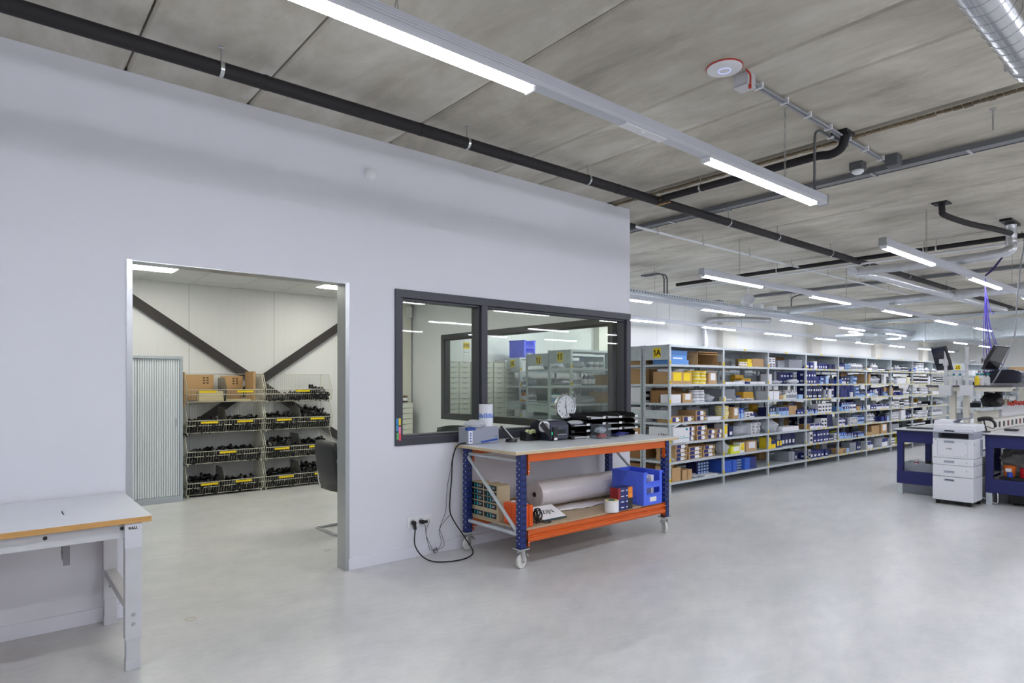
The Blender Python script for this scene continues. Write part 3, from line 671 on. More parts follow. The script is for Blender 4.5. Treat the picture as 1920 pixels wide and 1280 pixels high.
for (c,l,divs,labs,comps) in BK_SPEC:
    bx=1.96+c*1.0; by=8.87; bz_=(3-l)*BH
    r=root('wire_basket','%s stacking wire basket of the %s column on the office floor'%(LV[l],CN[c]),'wire basket',(bx,by,bz_),0,'stacked wire baskets')
    for me,nm in zip(BG[:4],('wire_grid','side_grid','wire_frame','foot')): part(nm,me,None,r)
    for x in divs: part('divider',BG[5],None,r,loc=(x,0,0))
    for x in labs: part('price_label',BG[4],None,r,loc=(x,0.004,0.165),label='yellow shelf label',rot=(0.2,0,0))
    for ci,(x0,x1,f0,f1) in enumerate(comps):
        where='%s basket of the %s column'%(LV[l],CN[c])
        if len(comps)>1: where=('left','right')[min(ci,1)]+' half of the '+where if len(comps)==2 else ('left','middle','right')[ci]+' of the '+where
        wh2=where.replace(' basket of the ',' ').replace('half of the ','half, ').replace('column','basket'); mb=M(); cnt=int((x1-x0)*0.36*(f0+f1)/2/0.00006)
        for i in range(min(cnt,620)):
            x=rb.uniform(x0+0.03,x1-0.03); f=f0+(f1-f0)*(x-x0)/(x1-x0); z=rb.uniform(0.045,max(0.06,f-0.03)); y=rb.uniform(0.075 if z<0.1 else 0.04,0.40) if rb.random()<0.55 else 0.02+rb.uniform(0.0,0.05)+max(0,0.125-z)*0.42+0.02
            a=rb.uniform(0,PI); e=rb.uniform(-0.6,0.6); d=Vector((math.cos(a)*math.cos(e),math.sin(a)*math.cos(e),math.sin(e)))*0.035
            mb.tube([Vector((x,y,z))-d,Vector((x,y,z))+d],rb.uniform(0.015,0.021),7)
        thing('pipe_fittings',mb,FIT,'jumble of black pipe fittings filling the '+where,'pipe fittings',loc=(bx,by,bz_),kind='stuff')
        nn=int(14*(x1-x0)/0.45)
        for i in range(nn):
            x=x0+0.05+(x1-x0-0.1)*(i+rb.random())/nn; f=f0+(f1-f0)*(x-x0)/(x1-x0)
            y=rb.uniform(0.08,0.30); z=f+0.0+0.02*rb.random()*(f>0.16)
            o=thing('pipe_fitting',fitm[rb.randrange(4)],None,'black fitting, %s from left on the heap, %s'%(nth(i) if i<16 else '%dth'%(i+1),wh2),'pipe fitting',loc=(bx+x,by+y,bz_+z),group='top fittings, '+wh2,rot=(rb.uniform(-0.5,0.5),rb.uniform(-0.7,0.7),rb.uniform(0,PI)))
# flattened cartons in the top left basket
def sheet(x0,x1,z0,z1,y,th,tilt,label,mt_=CARD,marks=True):
    r=root('cardboard_sheet',label,'cardboard',(x0,y,z0),0,'cardboard sheets in the top left basket')
    mb=M().box(0,x1-x0,0,th,0,z1-z0); o=part('board',mb,[mt_],r)
    if marks: 
        mk=M()
        for i in range(2):
            for k2 in range(3): mk.box(x1-x0-0.14+i*0.045,x1-x0-0.112+i*0.045,-0.001,-0.0002,z1-z0-0.05-k2*0.035,z1-z0-0.03-k2*0.035)
        part('printed_symbols',mk,mat('carton_print',(96,74,50),0.8),r)
    r.rotation_euler=(tilt,0,0); return r
zb=3*BH
sheet(2.0,2.38,zb+0.05,zb+0.39,9.26,0.03,0.0,'tall brown cardboard sheet at the left back of the top basket')
sheet(2.47,2.76,zb+0.05,zb+0.38,9.25,0.03,0.0,'tall brown cardboard sheet in the middle back of the top basket')
sheet(2.12,2.42,zb+0.04,zb+0.17,8.95,0.16,0.0,'pack of pale cardboard inserts low in the top left basket',mat('pale_board',(214,200,160),0.8),False)
sheet(2.46,2.78,zb+0.035,zb+0.06,8.95,0.25,0.0,'low pale cardboard layer on the floor of the top left basket',mat('pale_board'),False)
thing('cardboard_sheet',M().box(2.80,2.83,8.92,9.28,zb+0.04,zb+0.44),CARD,'upright brown cardboard panel at the right side of the top left basket','cardboard')
thing('cardboard_sheet',M().box(1.935,1.952,8.95,9.3,zb-0.02,zb+0.42),CARD,'upright brown cardboard panel between the cabinet and the baskets','cardboard')

# ------------------------------------------------------------------ office chairs (cantilever)
CHB=mat('chair_leather',(32,33,36),0.45); CHG=mat('chair_back_grey',(78,80,82),0.5)
def chair(x,y,rz,label,leather=CHB):
    r=root('cantilever_chair',label,'chair',(x,y,0),rz,'office chairs around the meeting table')
    # local: faces +x, back at x=-0.22
    bk=M(); pts=[(-0.19,0.42),(-0.235,0.62),(-0.26,0.82),(-0.262,0.93)]; W2=[0.2,0.225,0.23,0.215]
    fr=[];
    for s_ in (0,0.022):
        for (px,pz),w_ in zip(pts,W2):
            for k in range(9):
                t=-1+k/4; fr.append((px+s_-0.03*(1-t*t),w_*t,pz-(0.02*t*t if pz>0.9 else 0)))
    n=36; fs=[]
    for i in range(3):
        for k in range(8):
            a=i*9+k; fs.append((a,a+9,a+10,a+1)); fs.append((n+a,n+a+1,n+a+10,n+a+9))
    for k in range(8): fs.append((k,k+1,n+k+1,n+k)); fs.append((27+k,n+27+k,n+28+k,28+k))
    for i in range(3): fs.append((i*9,n+i*9,n+i*9+9,i*9+9)); fs.append((i*9+8,i*9+17,n+i*9+17,n+i*9+8))
    bk.add(fr,fs,0,True); part('backrest',bk,leather,r)
    part('seat',M().box(-0.2,0.24,-0.22,0.22,0.41,0.455),leather,r,bevel=0.015)
    for sy in (-1,1):
        y_=sy*0.235
        part('side_frame',M().tube(smooth([(-0.24,y_,0.75),(-0.215,y_,0.6),(-0.2,y_,0.47),(-0.14,y_,0.425),(0.05,y_,0.42),(0.19,y_,0.415),(0.235,y_,0.36),(0.235,y_,0.2),(0.23,y_,0.06),(0.18,y_,0.014),(0,y_,0.013),(-0.24,y_,0.013)],5),0.0125,8),CHROME,r)
        part('armrest',M().tube(smooth([(-0.23,y_,0.66),(-0.1,y_,0.665),(0.12,y_,0.66),(0.2,y_,0.62),(0.23,y_,0.5),(0.236,y_,0.36)],4),0.0125,8),CHROME,r)
    part('rear_runner',M().cyl((-0.24,-0.235,0.013),(-0.24,0.235,0.013),0.0125,8),CHROME,r)
    return r
chair(2.83,6.0,0.05,'black cantilever chair half hidden behind the right door jamb')
chair(4.75,7.2,PI/2,'dark chair back seen through the left window pane')
chair(5.2,6.15,PI/2,'dark chair back seen low through the right window pane')
# small drawer cabinet in the office corner
def drawer_cabinet(x,y,cols,rows,cwid,ph,z0,label,cat,group,tagcol,names):
    D=0.33
    r=root('drawer_cabinet',label,'drawer cabinet',(x,y,0),0,group)
    Wd=cols*cwid
    part('cabinet_shell',M().box(0,Wd,0.012,D,0,z0+rows*ph),mat('shell_beige',(172,172,158),0.55),r)
    kd='d%.3f_%.3f'%(cwid,ph)
    if kd not in LM:
        q=M(); w_=cwid-0.008; h_=ph-0.006
        q.box(0.004,w_,0,0.014,0,h_-0.018); 
        pl=[(0.004,h_-0.018),(w_,h_-0.018),(w_,h_),(w_*0.75,h_-0.003),(w_*0.62,h_-0.014),(w_*0.4,h_-0.014),(w_*0.27,h_-0.003),(0.004,h_)]
        q.prism(pl,-0.004,0.012,'y'); LM[kd]=(q.mesh('drawer',[BEIGE]), M().box(w_*0.36,w_*0.64,-0.002,0.0,h_*0.2,h_*0.62).mesh('drawer_label',[mat('drawer_tag',tagcol,0.6)]))
    for i in range(cols):
        for k in range(rows):
            d=part('drawer',LM[kd][0],None,r,loc=(i*cwid,0,z0+k*ph)); part('drawer_label',LM[kd][1],None,d)
    return r
dc=drawer_cabinet(5.0,9.02,1,13,0.40,0.088,0.03,'beige drawer cabinet in the office corner with jars on top','drawer cabinet',None,(225,226,224),None)
for i,(jx) in enumerate((5.1,5.2,5.31)):
    r=root('jam_jar','%s of three dark jars on the corner drawer cabinet'%('leftmost','middle','rightmost')[i],'jar',(jx,9.12,1.174),0,'dark jars on the office cabinet')
    part('glass_jar',M().lathe([(0,0),(0.04,0),(0.042,0.01),(0.042,0.09),(0.035,0.1),(0,0.1)],14),mat('jam_dark',(70,30,24),0.2),r)
    part('lid',M().lathe([(0,0.1),(0.038,0.1),(0.038,0.118),(0,0.118)],14),mat('gold_lid',(190,160,90),0.35,0.6),r)
    part('paper_label',M().lathe([(0.0425,0.025),(0.0428,0.025),(0.0428,0.075),(0.0425,0.075)],14),PAPER,r)
r=root('yellow_package','tall yellow box standing behind the jars on the office cabinet','box',(5.13,9.2,1.174)); part('carton',M().box(-0.07,0.05,0,0.09,0,0.33),mat('pack_yellow',(226,205,50),0.5),r); part('front_print',M().box(-0.05,0.03,-0.001,0,0.08,0.24),mat('pack_pale',(240,236,180),0.5),r)

# ------------------------------------------------------------------ wall sockets and cords
r=root('wall_socket','white triple wall socket plate low on the white partition wall','wall socket',(2.86,YW,0.30))
part('cover_plate',M().box(-0.125,0.115,-0.012,0,-0.045,0.045),WHITEP,r,bevel=0.004)
for cx in (-0.075,0.005):
    part('socket_well',M().lathe([(0.03,-0.013),(0.026,-0.0125),(0,-0.0125)],20,c=(cx,0,0),ax='y'),mat('socket_shade',(205,205,208),0.5),r)
part('data_jack',M().box(0.06,0.10,-0.0135,-0.012,-0.02,0.012),MATS['socket_shade'],r)
def cord(pts,rad,label,k=7,n=7,mt_=RUB):
    r=root('power_lead',label,'cord'); part('cord',M().tube(smooth(pts,k),rad,n),mt_,r); return r
yw=YW-0.03
r=cord([(3.27,4.50,0.965),(3.20,4.52,0.962),(3.165,4.55,0.93),(3.16,4.6,0.82),(3.16,4.62,0.62),(3.145,4.62,0.48),(3.15,4.61,0.32),(3.24,4.52,0.12),(3.25,4.42,0.012),(3.05,4.32,0.008),(2.86,4.40,0.008),(2.79,4.50,0.04),(2.76,4.58,0.13),(2.79,4.625,0.25)],0.0055,'thick black power lead looping from the table to the left socket')
part('plug',M().cyl((2.785,YW-0.013,0.30),(2.785,YW-0.045,0.30),0.019,12).bar((2.785,YW-0.04,0.31),(2.79,YW-0.045,0.245),0.02,0.02),BLACK,r)
r=cord([(3.19,4.53,0.958),(3.165,4.56,0.93),(3.158,4.6,0.84),(3.15,4.62,0.72),(3.13,4.63,0.62),(3.115,4.63,0.5),(3.10,4.63,0.35),(3.05,4.64,0.22),(3.07,4.63,0.14),(3.08,4.62,0.06),(2.99,4.62,0.035),(2.94,4.62,0.05),(2.92,4.62,0.09),(2.90,4.625,0.18),(2.89,4.63,0.28)],0.0022,'thin lead from the middle socket hanging in a loose loop',6,5)
part('plug',M().cyl((2.865,YW-0.013,0.30),(2.865,YW-0.05,0.30),0.018,12).bar((2.865,YW-0.04,0.30),(2.91,YW-0.045,0.298),0.02,0.02),BLACK,r)
cord([(3.155,4.62,0.33),(3.1,4.63,0.28),(3.04,4.635,0.2),(3.06,4.63,0.10),(3.03,4.62,0.055),(2.97,4.62,0.045),(2.93,4.62,0.11),(2.9,4.63,0.2),(2.935,4.63,0.295)],0.0022,'second thin cord running to the small data jack',6,5)
cord([(2.97,4.615,0.03),(3.0,4.61,0.045),(2.985,4.6,0.065),(2.96,4.605,0.04),(2.975,4.61,0.02),(3.01,4.61,0.03),(2.99,4.61,0.05)],0.0025,'small knot of thin cord hanging just above the floor',6,5)

# ------------------------------------------------------------------ rolling packing table
TXa,TXb,TYa,TYb=3.30,5.20,3.83,4.57
r=root('rolling_packing_table','large packing table with blue uprights, orange beams and white castors','table',(4.25,4.2,0)); ox,oy=4.25,4.2
def L(x,y): return (x-ox,y-oy)
x0,y0=L(3.20,3.78); x1,y1=L(5.36,4.635)
part('table_top',M().box(x0,x1,y0,y1,0.922,0.946),PLYD,r,label='worktop core with pale birch plywood edge',bevel=0.002)
part('top_laminate',M().box(x0+0.002,x1-0.002,y0+0.002,y1-0.002,0.946,0.95),TOPW,r)
PERF=mat('hole_white',(215,218,225),0.5)
for px in (TXa,TXb):
    for py in (TYa,TYb):
        cx,cy=L(px,py); sy=1 if py<4.2 else -1; sx=1 if px<4.2 else -1
        mb=M().box(cx-0.03,cx+0.03,cy-0.003,cy+0.003,0.165,0.92).box(cx-0.033,cx-0.029,cy-0.035,cy+0.035,0.165,0.92).box(cx+0.029,cx+0.033,cy-0.035,cy+0.035,0.165,0.92)
        mb=M().box(cx-0.033,cx+0.033,cy-0.03,cy+0.03,0.165,0.92)
        lg=part('leg',mb,BLUEP,r,label='blue perforated upright',bevel=0.005)
        hm=M()
        for i in range(14):
            z=0.2+i*0.05
            hm.box(cx-0.0345,cx-0.033,cy-0.018,cy-0.011,z,z+0.009).box(cx-0.0345,cx-0.033,cy+0.011,cy+0.018,z+0.02,z+0.029)
        part('punched_holes',hm,PERF,lg)
        hk=M()
        for i in range(14):
            z=0.2+i*0.05; hk.box(cx-0.018,cx-0.008,cy-0.0315,cy-0.03,z,z+0.022).box(cx+0.008,cx+0.018,cy-0.0315,cy-0.03,z,z+0.022)
        part('punched_slots',hk,mat('slot_dark',(8,12,30),0.6),lg)
        # castor
        ca=part('castor',M().box(cx-0.05,cx+0.05,cy-0.05,cy+0.05,0.155,0.165).lathe([(0,0.155),(0.033,0.155),(0.03,0.138),(0,0.138)],18,c=(cx,cy,0)),CHROME,r)
        ang={(TXa,TYa):0.25,(TXb,TYa):1.0,(TXa,TYb):0.25,(TXb,TYb):0.9}[(px,py)]
        d=Vector((math.cos(ang),math.sin(ang),0)); nrm=Vector((-d.y,d.x,0)); hub=Vector((cx,cy,0.0575))-d*0.0
        wh=M().lathe([(0,-0.016),(0.02,-0.017),(0.046,-0.013),(0.055,-0.012),(0.0575,-0.006),(0.0575,0.006),(0.055,0.012),(0.046,0.013),(0.02,0.017),(0,0.016)],28,ax='x')
        wh.xf(Matrix.Translation(hub) @ Matrix.Rotation(math.atan2(nrm.y,nrm.x),4,'Z')); part('wheel',wh,NYLON,ca)
        fk=M()
        for s_ in (-1,1):
            b0=hub+nrm*s_*0.024; fk.prism([(-0.045,0.14),(0.035,0.14),(0.016,0.045),(-0.016,0.045)],-0.0015,0.0015,'y') if False else None
            fk.bar(b0+Vector((0,0,0.085)),b0+Vector((0,0,-0.012)),0.004,0.04,up=(d.x,d.y,0))
        fk.bar(hub+nrm*-0.03,hub+nrm*0.03,0.012,0.012)
        part('fork',fk,CHROME,ca)
        br=M().bar(hub+d*0.05+Vector((0,0,0.05)),hub+d*0.075+Vector((0,0,0.025)),0.045,0.012); part('brake_pedal',br,CHROME,ca)
def beam(y,z0,z1,step,label):
    cy=y-oy; a=TXa-ox+0.034; b_=TXb-ox-0.034; s_=-1 if y<4.2 else 1
    yo=cy-0.02; yi=cy+0.02
    if step: mb=M().prism([(yo-0.006,z0+0.006),(yo,z0),(yi,z0),(yi,z1),(yo+0.008,z1),(yo+0.008,z1-0.034),(yo+0.016,z1-0.040),(yo+0.016,z1-0.052),(yo-0.002,z1-0.058),(yo-0.006,z1-0.064)] if s_<0 else [(yi,z0),(yo,z0),(yo,z1),(yi-0.012,z1),(yi-0.012,z1-0.035),(yi,z1-0.05)],a,b_,'x')
    else: mb=M().box(a,b_,yo,yi,z0,z1)
    bm_=part('beam',mb,ORANGE,r,label=label,bevel=0.003)
    for (xa,sg) in ((a,1),(b_,-1)):
        zl,zh=(z0-0.03,z1+0.01) if step else (z1-0.17,z1)
        part('end_bracket',M().box(min(xa,xa+sg*0.004)-0.0,max(xa,xa+sg*0.022),yo-0.008,yo-0.003,zl,zh).box(min(xa,xa+sg*0.004),max(xa,xa+sg*0.004),yo-0.008,yi,zl,zh),ORANGE,bm_)
        for q in (0.02,0.09): part('rivet',M().lathe([(0,-0.011),(0.004,-0.011),(0.006,-0.008)],8,c=(xa+sg*0.012,yo+0.0,zl+q+0.01),ax='y'),CHROME,bm_)
beam(TYa-0.012,0.855,0.921,False,'orange front upper beam'); beam(TYb,0.855,0.921,False,'orange rear upper beam')
beam(TYa-0.012,0.205,0.295,True,'orange stepped front lower beam'); beam(TYb,0.205,0.295,True,'orange stepped rear lower beam')
for px in (TXa,TXb):
    cx=px-ox; a=TYa-oy; b_=TYb-oy
    part('cross_tube',M().cyl((cx,a,0.865),(cx,b_,0.865),0.016,10),GALV,r)
    part('cross_tube',M().cyl((cx,a,0.265),(cx,b_,0.265),0.016,10),GALV,r)
    part('diagonal_tube',M().cyl((cx-0.01,a+0.03,0.28),(cx-0.01,b_-0.02,0.84),0.015,10),GALV,r)
part('lower_shelf',M().box(TXa-ox+0.04,TXb-ox-0.04,TYa-oy+0.01,TYb-oy-0.01,0.29,0.308),CHIP,r,label='chipboard lower shelf')
SZ=0.309; TZ2=0.951
def crumple(rx,ry,rz_,seed,n=24,sharp=0.24,flat=True):
    rr=random.Random(seed); from mathutils import noise
    mb=M(); vs_=[]; 
    for i in range(n+1):
        th=PI*i/n
        for j in range(n*2):
            ph=PI*j/n; d=Vector((math.sin(th)*math.cos(ph),math.sin(th)*math.sin(ph),math.cos(th)))
            k=1+sharp*(noise.noise(d*2.3+Vector((seed*3.1,0,0)))*1.2+(abs(noise.noise(d*4+Vector((0,seed,0))))*1.2-0.2)+abs(noise.noise(d*8+Vector((seed,0,5))))*0.25)
            p=Vector((d.x*rx*k,d.y*ry*k,d.z*rz_*k+rz_*0.85))
            if flat and p.z<0: p.z=0
            vs_.append(p)
    w_=2*n; mb.add(vs_,[(i*w_+j,(i+1)*w_+j,(i+1)*w_+(j+1)%w_,i*w_+(j+1)%w_) for i in range(n) for j in range(w_)],0,True); return mb
# ---- things under the table
r=root('battery_display_carton','torn beige carton full of black and teal battery packs on the lower shelf','carton',(3.41,4.39,SZ))
KR=mat('kraft_pale',(198,182,150),0.8,var=0.04,scale=12)
pl=[(-0.2,0.0),(0.19,0.0),(0.19,0.30),(0.10,0.305),(0.08,0.285),(0.0,0.30),(-0.03,0.31),(-0.10,0.295),(-0.13,0.305),(-0.2,0.30)]
part('carton_body',M().prism(pl,-0.06,0.07,'x'),KR,r)
for i in range(5):
    z=[0.015,0.095,0.15,0.20,0.255][i]; hh=0.042
    for k in range(2):
        y=0.185-k*0.19; b0=part('battery_pack',M().box(-0.066,-0.060,y-0.17,y,z,z+hh),mat('pack_black',(20,22,24),0.4),r,label='black battery pack')
        [part('teal_stripe',M().box(-0.0665,-0.066,y-a1,y-a2,z+0.006,z+hh-0.006),mat('teal_print',(60,180,185),0.4),b0) for a1,a2 in ((0.105,0.085),(0.06,0.05))]
        part('pack_lettering',M().text('20V',0.026,(-0.0668,y-0.135,z+hh/2),right=(0,-1,0)),PAPER,b0)
thing('carton_flap_box',M().box(3.50,3.85,4.30,4.55,SZ,SZ+0.05).box(3.50,3.51,4.30,4.55,SZ+0.05,SZ+0.12).box(3.62,3.85,4.53,4.54,SZ+0.05,SZ+0.10),CARDD,'low open brown carton behind the orange case','carton')
r=root('orange_case','orange plastic carrying case standing upright at the table leg','case',(3.41,3.99,SZ))
part('case_shell',M().box(-0.055,0.0,-0.13,0.14,0,0.18),CASEO,r,bevel=0.012); part('case_lid',M().box(0.002,0.05,-0.13,0.14,0,0.18),CASEO,r,bevel=0.012)
for y_ in (-0.07,0.07): part('case_latch',M().box(-0.02,0.02,y_-0.02,y_+0.02,0.18,0.19),WHITEP,r,bevel=0.003)
for y_ in (-0.09,-0.03,0.03,0.09): part('case_rib',M().box(-0.059,-0.054,y_-0.006,y_+0.006,0.03,0.15),CASEO,r)
mb=M(); rr=random.Random(5)
for i in range(6):
    ph=rr.uniform(0,6); rx=rr.uniform(0.02,0.04); rz_=rr.uniform(0.04,0.07); cy_=3.87+rr.uniform(-0.015,0.015)
    tl=rr.uniform(-0.5,0.5)
    mb.tube([(3.495+rx*0.85*math.cos(a+ph)+0.02*tl,cy_-0.01+0.035*math.sin(a+tl*4),SZ+0.085+rz_*math.sin(a+ph)*0.98) for a in [2*PI*q/20 for q in range(21)]],0.0038,6,cap=False)
mb.tube(smooth([(3.56,3.87,SZ+0.02),(3.62,3.86,SZ+0.006),(3.68,3.88,SZ+0.006),(3.64,3.93,SZ+0.006),(3.56,3.9,SZ+0.01)],5),0.0038,6)
thing('coiled_cord',mb,RUB,'black cord coiled loosely beside the orange case','cord')
r=root('door_sign','white plate with black lettering lying against the black cord on the shelf','sign',(3.625,3.92,SZ+0.014))
r.rotation_euler=(0.38,0,0.0)
part('sign_plate',M().box(0,0.27,0,0.20,0,0.008),PAPER,r); part('sign_edge',M().box(0,0.27,-0.012,0,-0.002,0.008),mat('edge_teal',(70,92,98),0.5),r)
part('sign_lettering',M().text('ZIJN',0.07,(0.135,0.10,0.0085),right=(1,0,0),up=(0,1,0),bold=0.001),INK,r)
# bubble wrap roll
r=root('bubble_wrap_roll','large roll of bubble wrap lying along the back of the lower shelf','roll',(3.97,4.42,SZ+0.128))
mb=M(); n=48; seg=60; pr=[]
rad=0.126
ring=lambda x,q: [(x,q*math.cos(2*PI*j/n),q*math.sin(2*PI*j/n)) for j in range(n)]
for i in range(seg+1):
    pr.append(ring(1.12*i/seg,rad*(1+0.012*math.sin(i*0.9)*math.sin(i*0.23))))
mb.add([v for g in pr for v in g],[(i*n+j,(i+1)*n+j,(i+1)*n+(j+1)%n,i*n+(j+1)%n) for i in range(seg) for j in range(n)],0,True)
for q0,q1,xx_ in ((rad,0.11,-0.004),(0.11,0.05,-0.0),(0.05,0.024,0.004)):
    mb.add(ring(0 if q0==rad else xx_,q0)+ring(xx_,q1),[(j,(j+1)%n,n+(j+1)%n,n+j) for j in range(n)],0)
mb.add(ring(1.12,rad),[tuple(range(n))],0)
bub=bpy.data.materials.new('bubble_wrap'); bub.use_nodes=True; N=bub.node_tree.nodes; LK=bub.node_tree.links; b=N['Principled BSDF']
b.inputs['Base Color'].default_value=rgb((246,242,244)); b.inputs['Roughness'].default_value=0.3; b.inputs['Coat Weight'].default_value=0.6
tc=N.new('ShaderNodeTexCoord'); vo=N.new('ShaderNodeTexVoronoi'); vo.inputs['Scale'].default_value=70; LK.new(tc.outputs['Object'],vo.inputs['Vector']); bp=N.new('ShaderNodeBump'); bp.inputs['Strength'].default_value=0.5; bp.inputs['Distance'].default_value=0.004; bp.invert=True; LK.new(vo.outputs['Distance'],bp.inputs['Height']); LK.new(bp.outputs[0],b.inputs['Normal'])
part('wrapped_film',mb,bub,r)
part('roll_core',M().cyl((-0.001,0,0),(0.2,0,0),0.0235,16),mat('core_dark',(60,55,50),0.8),r)
thing('bubble_wrap_sheet',crumple(0.32,0.10,0.010,5),bub,'loose flat strip of bubble wrap in front of the roll','bubble wrap',loc=(4.35,4.21,SZ))
# blue picking crate
def crate(x,y,z,rz,label,m1=CRATE,w=0.29,d=0.40,h=0.32,group=None):
    r=root('blue_crate',label,'crate',(x,y,z),rz,group); t=0.012; a=w/2; b_=d/2
    mb=M().box(-a,a,-b_,b_,0,t).box(-a,-a+t,-b_,b_,t,h).box(a-t,a,-b_,b_,t,h).box(-a+t,a-t,b_-t,b_,t,h)
    # picking front at -y: openings
    mb.box(-a+t,-a+0.05,-b_,-b_+t,t,h).box(a-0.04,a-t,-b_,-b_+t,t,h).box(-a+0.05,a-0.04,-b_+0.001,-b_+t,t,0.11).box(-a+0.05,a-0.04,-b_+0.001,-b_+t,0.165,0.225)
    part('crate_body',mb,m1,r,bevel=0.003)
    part('crate_rim',M().box(-a-0.008,-a,-b_-0.008,b_+0.008,h-0.02,h).box(a,a+0.008,-b_-0.008,b_+0.008,h-0.02,h).box(-a,a,b_,b_+0.008,h-0.02,h).box(-a,-a+0.05,-b_-0.008,-b_,h-0.02,h),m1,r)
    for q in (-0.3,-0.1,0.12,0.32): part('side_rib',M().box(-a-0.006,-a,q*d-0.004,q*d+0.004,0.02,h-0.02),m1,r)
    part('label_holder',M().box(-0.05,0.05,-b_-0.002,-b_,0.03,0.075),PAPER,r,label='white label holder')
    part('hand_lip',M().box(-a+0.05,a-0.04,-b_-0.012,-b_,0.105,0.112).box(-a+0.05,a-0.04,-b_-0.012,-b_,0.22,0.228).box(-0.015,0.02,-b_-0.004,-b_,0.19,0.205),m1,r)
    return r
crate(4.985,4.01,SZ,0,'blue plastic picking crate on the right of the lower shelf')
thing('rolled_sheet',M().cyl((4.87,3.87,SZ+0.232),(4.99,3.9,SZ+0.26),0.018,10),PAPER,'small white roll inside the blue crate','roll')
thing('folded_paper',M().box(5.02,5.06,3.86,3.93,SZ+0.014,SZ+0.275),PAPER,'white card standing inside the blue crate','paper')
BXC={'navy':(38,46,110),'orange':(240,140,40),'black':(32,32,34),'red':(150,34,40)}
for k in range(4):
    for c in range(2):
        main='navy'; side=('red' if k>=2 else 'navy') if c==0 else ('orange' if k>=2 else 'black')
        r=root('small_product_box','small %s and %s box, %s tier of the stack left of the crate'%(side if side!='navy' else 'dark',main,['bottom','second','third','top'][k]),'box',(4.53+c*0.103,3.87,SZ+k*0.052),0.0,'small boxes stacked before the blue crate')
        if c==1: r['label']='small %s-sided navy box, %s tier, right stack beside the crate'%(side,['bottom','second','third','top'][k])
        part('box_body',M().box(-0.05,0.05,-0.05,0.05,0,0.051),mat('bx_navy',BXC['navy'],0.45),r)
        part('box_sleeve',M().box(-0.0512 if c==0 else -0.01,-0.02 if c==0 else 0.0512,-0.0512,0.0512,-0.0,0.0505),mat('bx_'+side,BXC[side],0.45),r)
        part('box_print',M().box(-0.042 if c else -0.01,-0.016 if c else 0.03,-0.0514,-0.0505,0.02,0.028),PAPER,r)
r=root('label_roll','thick roll of white labels standing in front of the small boxes','roll',(4.415,3.845,SZ))
part('paper_roll',M().lathe([(0.036,0),(0.066,0),(0.066,0.105),(0.036,0.105),(0.036,0)],32),PAPER,r); part('liner_ring',M().lathe([(0.036,0.1055),(0.06,0.1055),(0.06,0.105)],32),mat('liner_yellow',(228,226,130),0.6),r); part('core_ring',M().lathe([(0.0355,0.02),(0.0355,0.106),(0.03,0.106),(0.03,0.02)],24),mat('core_teal',(30,110,110),0.5),r)
# ---- things on the table
r=root('air_cushion_machine','grey and blue bagging machine box at the left end of the table','machine',(3.41,4.545,TZ2))
part('machine_body',M().box(-0.175,0.175,-0.07,0.075,0,0.15),mat('machine_grey',(150,155,168),0.4),r,bevel=0.006)
part('blue_corner',M().box(-0.176,-0.09,-0.0712,-0.03,0.125,0.152),mat('machine_blue',(30,72,160),0.4),r)
part('blue_stripe',M().prism([(-0.03,0.008),(0.16,0.024),(0.16,0.042),(-0.03,0.024)],-0.0712,-0.0698,'y'),mat('machine_blue'),r)
part('instruction_sticker',M().box(-0.165,-0.125,-0.0712,-0.0698,0.01,0.12),PAPER,r); 
for z in (0.03,0.055,0.08,0.1): part('sticker_icon',M().lathe([(0,-0.072),(0.009,-0.072),(0.009,-0.0711)],10,c=(-0.145,0,z),ax='y'),mat('icon_blue',(70,100,180),0.5),r)
part('brand_mark',M().box(0.13,0.155,-0.0712,-0.0698,0.055,0.06).prism([(0.14,0.063),(0.148,0.063),(0.151,0.072)],-0.0712,-0.0698,'y'),mat('machine_blue'),r)
r=root('film_roll','upright roll of white and blue bag film on the grey machine','roll',(3.50,4.56,TZ2+0.151))
part('film',M().lathe([(0.02,0),(0.064,0),(0.066,0.02),(0.065,0.20),(0.02,0.20)],28),mat('film_white',(228,230,238),0.3),r)
mb=M(); rr=random.Random(3)
for i in range(26):
    a=2*PI*i/26; h_=rr.uniform(0.01,0.035); b0=Vector((0.0668*math.cos(a),0.0668*math.sin(a),0.09)); tn=Vector((-math.sin(a),math.cos(a),0))*0.006
    mb.add([b0-tn+Vector((0,0,-0.015)),b0+tn+Vector((0,0,-0.015)),b0+tn+Vector((0,0,h_)),b0-tn+Vector((0,0,h_))],[(0,1,2,3)])
part('blue_print_band',mb,mat('film_blue',(110,140,215),0.4),r)
thing('plastic_bag',crumple(0.10,0.07,0.035,4,24,0.18),MILK,'crumpled clear plastic bag lying on the grey machine','plastic bag',loc=(3.33,4.50,TZ2+0.152))
r=root('desk_phone','black cordless handset leaning in its charging base beside the machine','phone',(3.72,4.46,TZ2))
part('charger_base',M().lathe([(0,0),(0.055,0),(0.05,0.025),(0.0,0.032)],20),BLACK,r)
part('handset',M().bar((0.01,0,0.02),(-0.085,0.05,0.145),0.045,0.02),BLACK,r,bevel=0.004)
part('handset_front',M().bar((0.012,-0.006,0.032),(-0.070,0.038,0.142),0.036,0.012),mat('phone_silver',(190,192,196),0.4),r)
r=root('tape_tray','low black desk tray holding small tape rolls','tray',(3.97,4.46,TZ2))
